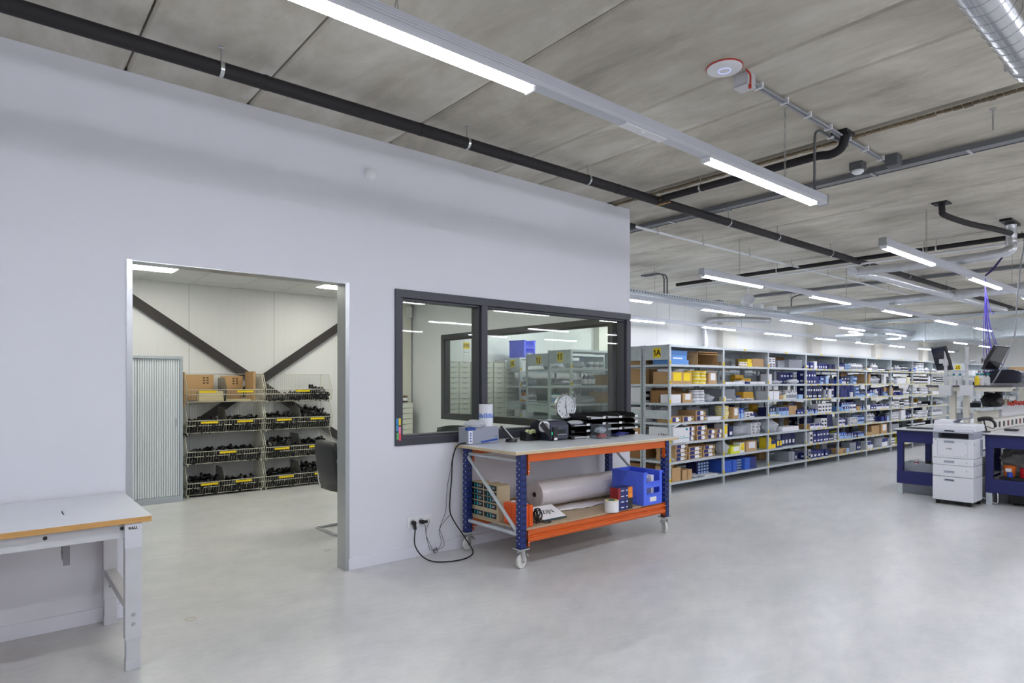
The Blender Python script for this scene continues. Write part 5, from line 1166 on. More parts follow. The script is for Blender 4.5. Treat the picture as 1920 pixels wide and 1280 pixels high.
BAYS={
0:{'A':[(4,'c','sky',38,6.5,1,1,'wl',30,4),(2,'c','sky',41,6,1,1,'',30,2.5),(64,'c','brown',50,19,1,1,'front_open',34,1)],
   'B':[(3,'c','brown',26,17,1,1,'yl',30,2),(30,'c','brown',22,17,1,1,'yl',30,3),(55,'r','yellow',11,4.8,1,4,'',11,10),(64,'r','yellow',13,4.8,1,4,'',13,3),(78,'r','yellow',13,4.8,1,4,'',13,2),(95,'c','brown',21,17,1,1,'pl',28,4)],
   'C':[(1,'c','white',12,11.5,2,1,'',16,2),(30,'c','brown',22,13,1,1,'pl',30,3),(6,'c','dbrown',40,17,1,1,'',14,24),(55,'r','white',14,4,1,3,'',14,14),(64,'r','white',14,4.3,1,4,'',14,5),(76,'r','white',13,4.3,1,4,'',13,4),(56,'g','white',11,7,1,1,'',9,2),(94,'g','white',22,11,1,1,'',20,4)],
   'D':[(3,'c','brown',21,8,1,1,'bl',24,2),(29,'c','brown',26,8,1,1,'bl',26,2),(62,'c','brown',24,7.5,1,2,'bl',30,2),(92,'c','white',36,5,1,1,'',30,2),(20,'c','grey',45,20,1,1,'',10,32),(86,'c','grey',34,18,1,1,'',8,34)],
   'E':[(42,'c','brown',16,6.8,1,3,'bl',26,2),(61,'c','brown',25,6.8,1,3,'bl',26,1),(90,'c','brown',22,6.8,1,2,'bl',28,2),(114,'c','brown',14,6.8,1,2,'bl',28,2)],
   'F':[(12,'c','brown',27,5.6,1,4,'bl',32,2),(46,'c','brown',32,5.6,1,3,'bl',32,3),(83,'c','brown',29,5.6,1,3,'bl',30,4),(3,'g','white',10,5,1,1,'',8,1)],
   'G':[(4,'c','brown',20,19,1,1,'open',28,2),(27,'c','brown',23,14,1,1,'tape',22,1),(86,'c','navy2',34,19,1,1,'pat',18,18)]},
1:{'A':[(56,'j','amber',5,7,4,1,'',5,6),(74,'c','yellow',12,6,1,2,'',16,4),(87,'c','brown',34,13,1,1,'',30,4)],
   'B':[(6,'c','white',18,3,3,1,'',14,2),(64,'c','navy',12,3.6,1,1,'',12,2),(78,'c','white',22,3.5,2,1,'',14,2),(66,'c','amber',14,8.5,2,1,'wl',10,10),(67,'c','amber',13,7,2,2,'',9,22),(52,'c','white',11,5,1,1,'dk',12,4)],
   'C':[(3,'n','white',36,18,1,1,'',32,5),(66,'c','amber',16,6.5,2,2,'',12,8),(48,'c','white',13,8,1,1,'nb',12,10),(1,'c','cream',6,7,1,1,'',8,1),(8,'g','white',22,4,1,1,'',12,2),(40,'g','white',24,4,2,1,'',12,1)],
   'D':[(3,'r','cream',20,4,1,5,'',20,3),(26,'c','brown',15,17,1,1,'pl',24,2),(44,'c','blue',8,15,2,1,'lb',16,4),(63,'c','white',12,9,2,1,'dk',18,2),(63,'c','white',12,5,2,1,'nb',18,2),(92,'c','navy2',8,7,3,1,'',12,12)],
   'E':[(2,'c','white',10,20,1,1,'yl',16,2),(17,'c','navy2',12,16,1,1,'wl',16,3),(36,'g','white',34,15,1,1,'',24,3),(66,'g','white',24,21,1,1,'',22,10),(88,'c','white',13,4.4,2,4,'dk',14,6)],
   'F':[(2,'g','white',18,20,1,1,'',20,2),(22,'c','lime',26,11,1,1,'pl',28,3),(26,'c','lime',26,10,1,1,'pl',26,4),(46,'c','white',13,15,1,1,'yl',12,1),(66,'c','brown',31,16,1,1,'pl',28,2)],
   'G':[(3,'c','blue',11,18,3,1,'',28,2),(47,'c','navy2',16,18,1,1,'pat',24,8),(62,'c','blue',16,18,1,1,'',28,2),(79,'c','navy',16,18,1,1,'',28,3)]},
2:{'A':[(3,'c','white',11,8,2,2,'dk',14,2),(30,'c','dbrown',90,20,1,1,'',4,36),(45,'n','white',24,12,1,1,'',22,8),(72,'n','white',46,14,1,1,'',30,3)],
   'B':[(2,'c','white',14,16,1,1,'',12,3),(22,'g','white',30,6,1,1,'',14,2),(46,'c','grey',6,21,3,1,'',26,14),(53,'c','navy2',6,20,2,1,'',24,12),(76,'c','navy',11,10,4,2,'wl',10,20),(76,'g','white',38,8,1,1,'',14,2)],
   'C':[(2,'c','white',18,14,2,1,'',20,2),(40,'c','brown',12,7,1,1,'',12,2),(52,'c','cream',11,7.5,1,1,'',12,2),(44,'b','white',7,16,1,1,'',7,14),(64,'b','white',7.5,15,5,1,'',8,3),(70,'b','white',7.5,15,4,1,'',8,14),(106,'c','lblue',7,7,2,1,'',8,2)],
   'D':[(3,'c','amber',18,19,1,1,'',8,30),(2,'c','navy2',11,14,3,1,'lb',14,6),(38,'c','lblue',8,13,4,1,'nb',10,2),(72,'c','brown',14,7.5,2,2,'',20,3),(100,'c','navy',12,8,2,1,'wl',14,2),(4,'c','cream',34,2.2,1,1,'',14,1)],
   'E':[(2,'g','white',40,22,1,1,'',26,2),(48,'c','white',19,7,3,1,'',18,2),(44,'c','grey',40,1.5,1,1,'',20,20)],
   'F':[(2,'c','yellow',9,18,1,1,'',16,2),(12,'c','yellow',7,13,2,1,'nb',12,3),(30,'c','navy',9,12,2,1,'yl',12,3),(50,'c','grey',6,20,2,1,'',26,12),(64,'c','navy2',12,20,4,1,'wl',14,12)],
   'G':[(76,'c','grey',6,17,3,1,'',26,4),(82,'c','navy2',7,17,4,1,'wl',20,8)]},
3:{'A':[(2,'c','navy',14,11,2,1,'wl',14,2),(3,'c','navy2',12,10,3,1,'wl',14,8),(33,'c','white',10,13,1,1,'',10,2),(44,'c','navy',9,10.5,5,1,'wl',14,4),(93,'c','navy2',9,9,3,1,'',12,3)],
   'B':[(2,'c','navy',9,11,4,2,'wl',16,2),(40,'c','navy',10,6.8,4,2,'',10,4),(62,'c','lblue',9,6.8,1,2,'nb',10,3),(86,'c','lblue',11,6.8,1,2,'lb',10,3),(100,'c','navy2',11,8,1,1,'',12,3),(112,'c','navy',9,7,1,1,'',12,3)],
   'C':[(2,'c','navy2',9,11,7,2,'wl',16,3),(75,'c','grey',7,15,1,1,'',14,2),(84,'c','navy2',9,12,1,2,'wl',16,4),(95,'c','white',9,16,1,1,'',14,2),(106,'c','navy2',13,11,1,2,'wl',16,3)],
   'D':[(2,'c','navy',11,7.4,4,1,'lb',12,2),(2,'c','navy',11,7.4,4,1,'lb',10,15),(3,'c','white',8,19,1,1,'nb',8,26),(51,'c','white',10,16,6,1,'dk',12,4),(115,'c','navy2',9,8,1,1,'',10,8)],
   'E':[(2,'c','dbrown',13,8,1,1,'',14,2),(17,'c','white',9,8,5,1,'nb',10,2),(35,'c','navy2',14,17,2,1,'',12,18),(64,'c','white',12,16,2,1,'dk',12,4),(92,'c','navy2',13,11,2,2,'',14,6)],
   'F':[(2,'c','grey',7,19,2,1,'',26,4),(18,'c','white',12,20,1,1,'dk',16,3),(34,'c','navy',12,10,5,2,'wl',18,3),(96,'c','navy2',11,9,2,1,'wl',14,4),(119,'c','white',7,12,1,1,'dk',10,2)],
   'G':[(2,'c','navy',6,11,1,1,'wl',14,2),(9,'c','grey',10,17,1,1,'dk',16,2),(20,'c','navy2',11,15,1,1,'wl',16,3),(34,'c','navy',15,13,2,1,'wl',18,3),(68,'c','navy',12,11,2,1,'wl',16,4),(94,'c','navy2',16,8,2,1,'',12,12),(38,'c','white',34,2,1,1,'',20,20)]},
4:{'A':[(3,'c','white',8,10,3,1,'nb',10,2),(28,'c','navy',4,12,1,1,'',10,2),(34,'c','lblue',7,11,3,1,'dk',10,2),(58,'b','white',7.5,13,8,1,'',8,3)],
   'B':[(3,'c','blue',12,7.5,1,1,'',12,2),(17,'c','white',8,8,2,1,'nb',10,2),(30,'c','navy2',12,7,3,2,'wl',14,8),(72,'c','lblue',14,7.5,1,2,'nb',14,2),(90,'c','dbrown',32,22,1,1,'',8,34)],
   'C':[(2,'c','navy',12,7.5,6,3,'',14,4),(56,'c','white',7,9,1,1,'',10,1),(84,'c','lblue',8,7,2,3,'nb',10,3),(102,'c','lblue',8,7,3,1,'nb',10,2),(102,'c','blue',8,7,2,2,'',10,12)],
   'D':[(2,'c','sky',14,9,1,1,'',14,2),(17,'c','navy',12,8.5,3,2,'lb',12,3),(56,'c','white',9,8,3,2,'nb',10,2),(88,'c','brown',18,8,1,1,'',18,2),(109,'c','navy',9,9,2,1,'lb',12,3)],
   'E':[(3,'c','white',9,7,3,2,'nb',10,2),(30,'c','navy2',11,13,2,1,'',12,6),(54,'c','white',9,6.5,4,2,'dk',10,2),(94,'c','lblue',8,8,4,2,'nb',10,3)],
   'F':[(2,'c','blue',8,12,4,1,'lb',12,2),(36,'c','navy',8,10,4,1,'lb',12,2),(72,'c','navy',8,9,3,1,'wl',12,2),(98,'c','lblue',8,9,3,1,'nb',12,2),(48,'c','lime',22,12,1,1,'',2,34),(70,'c','dbrown',44,4,1,1,'',20,22)],
   'G':[(4,'c','brown',15,9,1,1,'',16,2),(21,'c','brown',16,9,1,1,'dk',16,2),(40,'c','lblue',11,8,1,1,'',12,2),(70,'c','grey',14,16,2,1,'',16,8),(102,'c','navy2',10,15,2,1,'wl',14,8)]},
5:{'A':[(12,'j','black',16,8,1,1,'',16,3),(10,'c','white',22,5,1,1,'',12,2),(40,'b','white',13,15,2,1,'',13,3),(66,'j','black',11,6,4,1,'',11,3)],
   'B':[(20,'c','brown',12,20,1,1,'',30,4),(26,'g','white',24,14,1,1,'',16,2),(54,'g','white',26,16,1,1,'',18,3),(80,'c','black',18,20,1,1,'',24,8),(100,'c','white',12,19,1,1,'',24,4)],
   'C':[(3,'c','white',9,10,2,1,'nb',10,2),(24,'c','navy',8,14,3,1,'lb',12,4),(50,'b','white',8,14,2,1,'',8,2),(68,'c','navy2',10,17,3,1,'',14,6),(102,'c','lblue',10,9,1,1,'nb',10,2),(112,'c','brown',12,18,1,1,'',16,8)],
   'D':[(4,'c','white',20,9,1,1,'',24,2),(26,'c','navy',14,9,2,1,'wl',16,2),(58,'c','white',14,9,2,1,'nb',16,2),(90,'c','white',16,9,2,1,'nb',16,2),(40,'c','navy2',14,7,2,1,'',14,20)],
   'E':[(3,'b','white',8.5,9,5,2,'',9,2),(55,'c','navy2',13,10,2,1,'',14,10),(82,'c','navy',10,10,3,1,'',14,3),(113,'c','lblue',10,9,1,1,'',10,2)],
   'F':[(6,'c','brown',30,6,1,1,'',24,2),(40,'c','brown',40,18,1,1,'',24,6),(82,'c','brown',30,20,1,1,'pl',28,3)],
   'G':[(6,'c','white',13,15,2,1,'nb',14,2),(40,'c','grey',30,5,1,1,'',20,14),(86,'c','white',16,17,2,1,'nb',16,3)]},
6:{'A':[(6,'j','black',12,14,2,1,'',12,6),(10,'j','white',13,8,1,1,'',13,2),(42,'b','white',13,13,2,1,'',13,3),(78,'j','black',13,6,3,2,'',13,4)],
   'B':[(4,'b','white',9,16,2,1,'',9,2),(24,'g','white',20,8,1,1,'',14,2),(44,'c','white',60,12,1,1,'',24,4),(100,'c','cream',20,14,1,1,'',22,2),(26,'c','brown',24,5,1,1,'',14,24)],
   'C':[(3,'c','brown',12,17,1,1,'',16,2),(16,'b','black',9,20,8,1,'',9,12),(18,'c','navy',18,6,1,1,'',14,2),(54,'c','navy',18,7,1,1,'',14,2),(76,'j','white',9,7,4,1,'',9,2)],
   'D':[(8,'j','white',15,13,1,1,'',15,2),(28,'c','white',14,7,2,2,'dk',14,3),(60,'j','black',15,7,2,2,'',15,3),(96,'j','white',13,8,2,2,'',13,3)],
   'E':[(4,'r','white',14,5,1,3,'',14,2),(22,'r','white',17,5.5,2,3,'',17,3),(66,'c','white',26,20,1,1,'',22,3),(96,'c','navy2',14,16,2,1,'wl',16,6)],
   'F':[(4,'n','white',50,17,1,1,'',30,3),(60,'c','black',60,16,1,1,'',10,30)],
   'G':[(4,'c','white',14,14,2,1,'dk',16,3),(50,'c','lime',14,12,3,1,'pl',16,3)]},
7:{'A':[(3,'c','blue',22,9,1,1,'wl',18,2),(4,'c','red',14,8,1,1,'',14,16),(28,'r','white',17,5,1,3,'',17,2),(48,'r','white',22,7,2,3,'',22,3),(98,'b','white',9,11,3,1,'',9,3)],
   'B':[(4,'j','black',12,9,4,2,'',12,3),(60,'j','black',13,8.5,4,2,'',13,3),(112,'c','white',12,17,1,1,'',14,3)],
   'C':[(4,'b','white',10,18,4,1,'',10,6),(8,'j','white',11,7,5,1,'',11,2),(70,'j','grey',12,8,4,2,'',12,4)],
   'D':[(4,'j','white',12,8,3,1,'',12,3),(46,'j','black',14,5,5,1,'',14,3)],
   'E':[(4,'b','black',11,18,3,1,'',11,6),(10,'j','white',12,6,3,1,'',12,2),(48,'j','grey',13,8,5,2,'',13,3)],
   'F':[(4,'j','black',12,8,8,2,'',12,4)],
   'G':[(4,'c','black',24,12,4,1,'',20,4)]},
8:{'A':[(3,'b','white',10,10,4,1,'',10,3),(60,'c','white',20,10,2,1,'',20,3)],
   'B':[(4,'j','black',12,7,3,2,'',12,3),(44,'j','black',14,5,4,3,'',14,3),(104,'b','white',10,16,2,1,'',10,3)],
   'C':[(4,'c','white',18,9,3,1,'',18,3),(66,'j','white',12,9,4,1,'',12,3)],
   'D':[(8,'c','black',40,8,1,1,'',20,6),(54,'g','white',50,14,1,1,'',28,3)],
   'E':[(4,'b','grey',9,19,9,1,'',9,4)],
   'F':[(6,'c','black',30,14,3,1,'',20,4)],
   'G':[(6,'c','brown',30,15,3,1,'',20,4)]}}
for b_,lv in BAYS.items():
    for L_,items in lv.items():
        z=LEVELS['ABCDEFG'.index(L_)]
        stock('1A',RX+b_*RW+0.02,RY,z,items,'shelf %s, %s bay, rack 1A'%(L_,nth(b_)))
# stack of flat blue boxes in the first bay
for i,(x_,y_) in enumerate(((0.05,0.05),(0.075,0.06))):
    thing('carton',g_carton(0.40,0.30,0.062,'sky','wl' if i==0 else ''),None,('middle' if i==0 else 'top')+' flat blue box of the stack, shelf A, first bay, rack 1A','carton',loc=(RX+x_,RY+y_,LEVELS[0]+0.0665+i*0.063))
# the large white carton
r=root('carton','large white carton with teal line and dark lettering, shelf E, first bay','carton',(RX+0.03,RY+0.02,LEVELS[4]))
WC=mat('white_carton',(226,227,230),0.6)
part('carton_body',M().box(0,0.37,-0.05,0.36,0,0.205),WC,r)
part('carton_flap',M().prism([(0,0.205),(0.185,0.262),(0.37,0.205),(0.362,0.205),(0.185,0.256),(0.008,0.205)],-0.05,0.30,'y'),WC,r)
part('teal_line',M().box(0,0.37,-0.0512,-0.05,0.055,0.062),gm('teal'),r)
part('carton_lettering',M().text('LTEC',0.07,(-0.0012,0.12,0.09),right=(0,-1,0),bold=0.001),INK,r)
part('small_icons',M().box(0.1,0.115,-0.0512,-0.05,0.075,0.09).box(0.16,0.175,-0.0512,-0.05,0.075,0.09).box(0.22,0.235,-0.0512,-0.05,0.075,0.09).box(0.28,0.33,-0.0512,-0.05,0.16,0.19),gm('teal'),r)
thing('paper_stack',M().box(0,0.36,0,0.28,0,0.012),PAPER,'flat white papers at the right of shelf G, first bay, rack 1A','paper',loc=(RX+0.85,RY+0.02,LEVELS[6]+0.001),rz=0.06)
thing('plastic_bag',g_bag(0.3,0.24,0.05,3,MILK),None,'flattened clear bag in the middle of shelf G, first bay, rack 1A','bag',loc=(RX+0.52,RY+0.06,LEVELS[6]))

# rack 1B behind: big brown and white cartons
RB=RY+0.47
SPB={0:{'A':[(2,'c','brown',28,20,1,1,'tape',30),(34,'c','dbrown',70,17,1,1,'',30)],'B':[(1,'c','brown',34,22,1,1,'tape',30),(40,'c','dbrown',26,18,2,1,'',30)],'C':[(1,'c','white',20,21,1,1,'dk',30),(24,'c','dbrown',36,20,2,1,'',30)],'D':[(1,'c','white',22,20,1,1,'',30),(28,'c','brown',30,13,3,1,'',30)],'E':[(1,'c','brown',18,18,1,1,'bl',30),(22,'c','brown',46,15,2,1,'',30)],'F':[(2,'c','dbrown',50,16,2,1,'',30)],'G':[(2,'c','dbrown',40,20,2,1,'',30)]}}
for L_,items in SPB[0].items(): stock('B',RX+0.02,RB,LEVELS['ABCDEFG'.index(L_)],items,'shelf %s of the rack behind rack 1A'%L_)
rk=random.Random(31)
def fillrack(X,Yf,nb,bw,levels,name,lo=0,dens=0.75,pal=None):
    for b_ in range(lo,nb):
        for li,z in enumerate(levels):
            if rk.random()>dens: continue
            x=4+rk.uniform(0,20); ii=0
            while x<bw*100-30:
                kd,c,w_,h,st=rk.choice(pal); n=rk.choice((1,1,2,3)) if w_<15 else 1
                if x+n*(w_+1)>bw*100-6: break
                stock(name,X+b_*bw+0.02,Yf,z,[(x,kd,c,w_,h,n,1,st,None,4)],'%s item, %s shelf, %s bay, %s'%(nth(ii),('top','second','third','fourth','fifth','sixth','lowest')[li],nth(b_),name)); ii+=1; x+=n*(w_+1)+rk.uniform(2,25)
PAL=[('c','brown',30,18,''),('c','white',22,14,'pl'),('c','amber',16,14,''),('c','navy2',12,18,'wl'),('b','white',9,17,''),('j','black',12,9,''),('n','white',36,16,''),('g','white',28,14,''),('c','grey',34,14,'')]
fillrack(RX,RB,9,RW,LEVELS,'rack behind 1A',1,0.6,PAL)
PALB=[('b','white',9,17,''),('b','grey',8,19,''),('j','white',11,10,''),('c','white',20,13,'dk'),('g','white',26,12,''),('c','white',14,18,''),('c','brown',26,16,'')]
fillrack(6.67,6.59,4,RW,[1.72,1.46,1.18],'rack 1I',0,0.9,PALB)
stock('1I',6.69,6.59,0.62,[(4,'c','grey',40,18,1,1,'',30)],'low shelf, first bay, rack 1I')
stock('1I',6.69+RW,6.59,0.9,[(10,'c','red',60,6,1,1,'',20)],'fourth shelf, second bay, rack 1I')
stock('1J',7.12,7.5,1.16,[(2,'b','teal',8,17,3,1),(30,'b','red',6,17,3,1),(52,'b','white',7,14,3,1)],'third shelf, first bay, rack 1J')
stock('1J',7.12,7.5,1.72,[(4,'g','white',34,12,1,1)],'top shelf, first bay, rack 1J')
stock('1J',7.12,7.5,1.44,[(30,'g','white',20,12,1,1)],'second shelf, first bay, rack 1J')
fillrack(7.1,7.5,4,RW,[1.72,1.44,1.16],'rack 1J',1,0.9,PALB)
stock('1K',7.43,8.62,1.16,[(2,'b','orange',7,20,2,1),(20,'b','white',7,16,3,1)],'third shelf, first bay, rack 1K')
stock('1K',7.43,8.62,1.44,[(1,'b','white',9,17,2,1),(22,'g','white',22,16,1,1)],'second shelf, first bay, rack 1K')
stock('1K',7.43,8.62,1.72,[(4,'c','white',22,6,1,1)],'top shelf, first bay, rack 1K')
stock('1K',7.43,8.62,0.88,[(4,'c','white',14,12,2,1)],'fourth shelf, first bay, rack 1K')
crate(7.65,8.85,1.962,0.05,'pale blue picking crate on top of rack 1K',CRATEL)
PALF=[('c','brown',30,18,''),('c','white',22,14,''),('c','black',24,12,''),('j','black',16,14,''),('c','grey',40,16,'')]
fillrack(20.1,5.0,7,1.3,[1.7,1.4,1.1,0.8,0.5],'rack 2E',0,0.6,PALF)
fillrack(23.5,3.9,5,1.3,[1.4,1.1,0.8],'far right rack',0,0.5,PALF)
# drawer cabinets against the back wall beyond the office
for i in range(3):
    drawer_cabinet(6.08+i*0.515,9.02,2,20,0.253,0.092,0.03,'%s beige drawer cabinet in the row left of rack 1K'%('left','middle','right')[i],'drawer cabinet','beige drawer cabinets by the back wall',(196,200,220),None)
thing('box_lid',M().box(7.36,7.62,9.0,9.3,1.875,1.92),PAPER,'flat white box on top of the right drawer cabinet','box')
r=root('location_sign','yellow wall sign numbered 090 with a small white card below','sign',(6.76,BK-0.001,2.10))
part('sign_plate',M().box(-0.07,0.07,-0.004,0,0.02,0.14),YEL,r); part('sign_lettering',M().text('090',0.098,(0,-0.005,0.078),bold=0.0015),mat('sign_ink',(80,60,20),0.6),r)
part('card',M().box(-0.07,0.07,-0.004,0,-0.08,0.01),PAPER,r); part('card_marks',M().box(-0.06,-0.04,-0.005,-0.004,-0.05,-0.03).box(-0.02,0.025,-0.005,-0.004,-0.045,-0.038).box(0.05,0.056,-0.005,-0.004,-0.06,-0.02),INK,r)

place_goods()

# ------------------------------------------------------------------ printer on castors
r=root('office_printer','tall white multifunction printer on a castor cabinet before the blue bench','printer',(9.03,2.41,0))
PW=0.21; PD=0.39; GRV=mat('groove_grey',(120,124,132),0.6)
part('castor_base',M().box(0.01,PD-0.01,-PW+0.01,PW-0.01,0.045,0.055),BLACK,r)
for cx,cy in ((0.035,-PW+0.045),(0.035,PW-0.05),(PD-0.05,-PW+0.03),(PD-0.05,PW-0.05)):
    part('castor',M().cyl((cx,cy-0.02,0.023),(cx,cy+0.02,0.023),0.023,14).box(cx-0.014,cx+0.014,cy-0.012,cy+0.012,0.02,0.05),BLACK,r)
def fbox(nm,z0,z1,x0=0.0,y0=-PW,y1=PW,mt_=PRW,bv=0.006,x1=PD): return part(nm,M().box(x0,x1,y0,y1,z0,z1),mt_,r,bevel=bv)
cab=fbox('cabinet_drawer',0.055,0.344); t2=fbox('paper_tray',0.349,0.486); t1=fbox('paper_tray',0.489,0.573); bd=fbox('printer_body',0.575,0.815,bv=0.01)
for pr_,z in ((cab,0.305),(t2,0.405),(t1,0.53),(bd,0.772)):
    part('handle_recess',M().box(-0.0015,0.0,-0.02,0.09,z-0.014,z+0.014),PRG,pr_)
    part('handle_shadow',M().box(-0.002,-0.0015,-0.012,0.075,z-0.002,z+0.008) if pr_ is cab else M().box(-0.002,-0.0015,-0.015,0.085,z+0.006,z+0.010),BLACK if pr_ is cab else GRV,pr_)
part('front_door_line',M().box(-0.0012,0,-0.155,0.16,0.601,0.603).box(-0.0012,0,-0.155,0.16,0.785,0.787).box(-0.0012,0,-0.155,-0.153,0.601,0.787).box(-0.0012,0,0.158,0.16,0.601,0.787),PRG,bd)
part('maker_lettering',M().text('brother',0.019,(-0.0022,0.035,0.69),right=(0,-1,0),bold=0.0006),mat('logo_dark',(40,42,60),0.5),bd)
part('small_marks',M().box(-0.0015,0,-0.14,-0.13,0.757,0.764).box(-0.0015,0,-0.138,-0.131,0.618,0.626).box(-0.0015,0,0.17,0.185,0.793,0.80),GRV,bd)
for pr_,z in ((t1,0.53),(t2,0.43)): part('level_window',M().box(-0.0015,0,-0.145,-0.14,z-0.012,z+0.01),GRV,pr_)
part('side_grip',M().box(0.02,0.06,-PW-0.002,-PW,0.74,0.77).box(0.02,0.06,-PW-0.002,-PW,0.5,0.535),PRG,r)
part('side_cover',M().box(0.3,0.385,-PW-0.006,-PW,0.60,0.80).box(0.1,0.36,-PW-0.003,-PW,0.486,0.49),PRG,r)
part('output_back',M().box(0.14,PD,-PW+0.02,PW-0.02,0.815,0.90),mat('output_dark',(70,74,86),0.4),r)
part('output_cheek',M().box(0.01,PD,PW-0.06,PW,0.815,0.9),PRG,r,bevel=0.004); part('output_cheek',M().box(0.01,PD,-PW,-PW+0.05,0.815,0.9),PRG,r,bevel=0.004)
part('output_floor',M().box(0.0,0.16,-PW+0.05,PW-0.06,0.813,0.82),GRV,r)
part('control_panel',M().prism([(-0.045,0.885),(-0.05,0.905),(0.06,0.945),(0.10,0.945),(0.10,0.9)],-PW+0.0,PW-0.01,'y'),mat('panel_grey',(186,190,202),0.4),r,bevel=0.003)
part('panel_display',M().box(-0.052,-0.035,-0.03,0.07,0.905,0.918),BLACK,r)
part('scanner_unit',M().box(0.02,PD+0.02,-PW-0.02,PW,0.90,0.985),PRW,r,bevel=0.012)
part('document_feeder',M().prism([(PW,0.985),(PW-0.005,1.03),(PW-0.15,1.035),(PW-0.2,1.0),(-PW+0.05,0.99),(-PW,0.985)],0.05,PD,'x'),PRW,r,bevel=0.006)
part('feeder_tray',M().prism([(PW-0.17,1.012),(-0.03,1.055),(-0.12,1.06),(-0.12,1.052),(-0.03,1.045),(PW-0.19,1.0)],0.12,PD-0.05,'x'),mat('feeder_grey',(120,126,140),0.4),r)

# ------------------------------------------------------------------ island of packing benches
BX=9.44
r=root('packing_island','large packing island with navy frame, white top and upper shelves','workbench',(BX,2.2,0))
def I(x0,x1,y0,y1,z0,z1): return (x0-BX,x1-BX,y0-2.2,y1-2.2,z0,z1)
for (ya,yb,nm) in ((2.24,3.18,'left'),(1.25,2.2,'right')):
    part('bench_top',M().box(*I(BX-0.03,14.4,ya,yb,0.862,0.88)),TOPW,r,bevel=0.003)
    part('bench_edge',M().box(*I(BX-0.034,14.4,ya-0.004,yb+0.004,0.85,0.862)),mat('edge_dark',(50,50,56),0.5),r)
    part('end_apron',M().box(*I(BX,BX+0.05,ya+0.02,yb-0.02,0.70,0.85)),NAVYP,r,bevel=0.004)
    part('side_apron',M().box(*I(BX+0.05,14.3,(yb-0.07 if nm=='left' else ya+0.02),(yb-0.02 if nm=='left' else ya+0.07),0.72,0.85)),NAVYP,r,bevel=0.004)
    part('lower_rail',M().box(*I(BX,BX+0.05,ya+0.02,yb-0.02,0.145,0.315)),NAVYP,r,bevel=0.004)
    part('side_rail',M().box(*I(BX+0.05,14.3,(yb-0.07 if nm=='left' else ya+0.02),(yb-0.02 if nm=='left' else ya+0.07),0.26,0.315)),NAVYP,r,bevel=0.004)
    part('lower_shelf',M().box(*I(BX+0.05,14.3,ya+0.03,yb-0.03,0.275,0.298)),mat('shelf_pale',(205,204,205),0.5),r)
    for lx in (BX,10.55,12.4,14.2):
        for ly in (ya+0.02,yb-0.10):
            lg=part('leg',M().box(*I(lx+0.004,lx+0.06,ly+0.003,ly+0.077,0.147,0.848)),NAVYP,r,bevel=0.004)
            part('leg_foot',M().box(*I(lx+0.006,lx+0.054,ly+0.01,ly+0.07,0.0,0.15)),GALV,lg)
for (px,py) in ((9.93,2.62),(9.93,2.47),(11.15,2.47),(12.9,2.47),(14.3,2.47)):
    part('upright_post',M().box(*I(px,px+0.07,py,py+0.06,0.88,1.44)),BEIGEP,r,bevel=0.004)
part('upper_shelf',M().box(*I(9.82,11.1,1.98,2.93,1.445,1.462)),mat('shelf_dark',(74,72,74),0.5),r)
part('shelf_beam',M().box(*I(9.84,9.88,2.0,2.9,1.385,1.445)),BEIGEP,r,bevel=0.003)
part('upper_shelf',M().box(*I(10.6,14.4,1.92,2.55,1.466,1.49)),TOPW,r)
part('shelf_beam',M().box(*I(10.6,14.4,1.94,1.98,1.42,1.466)),LGREY,r,bevel=0.003)
part('shelf_end',M().box(*I(10.56,10.6,1.90,2.55,1.462,1.492)),LGREY,r)
part('keyboard_rail',M().box(*I(10.0,11.1,2.30,2.36,1.13,1.17)),GALV,r)
part('back_panel',M().box(*I(10.0,11.1,2.40,2.43,0.90,1.125)),BEIGEP,r); part('back_panel',M().box(*I(11.25,12.85,2.40,2.43,0.95,1.17)),mat('panel_white',(222,222,224),0.5),r)
part('socket_duct',M().box(*I(9.85,14.3,2.21,2.31,0.881,1.02)),mat('duct_cream',(224,221,212),0.5),r,bevel=0.004)
for i in range(8):
    x=10.0+i*0.22; part('duct_socket',M().box(*I(x,x+0.07,2.205,2.21,0.915,0.985)),BLACK if i%3 else mat('sock_red',(120,40,40),0.5),r)
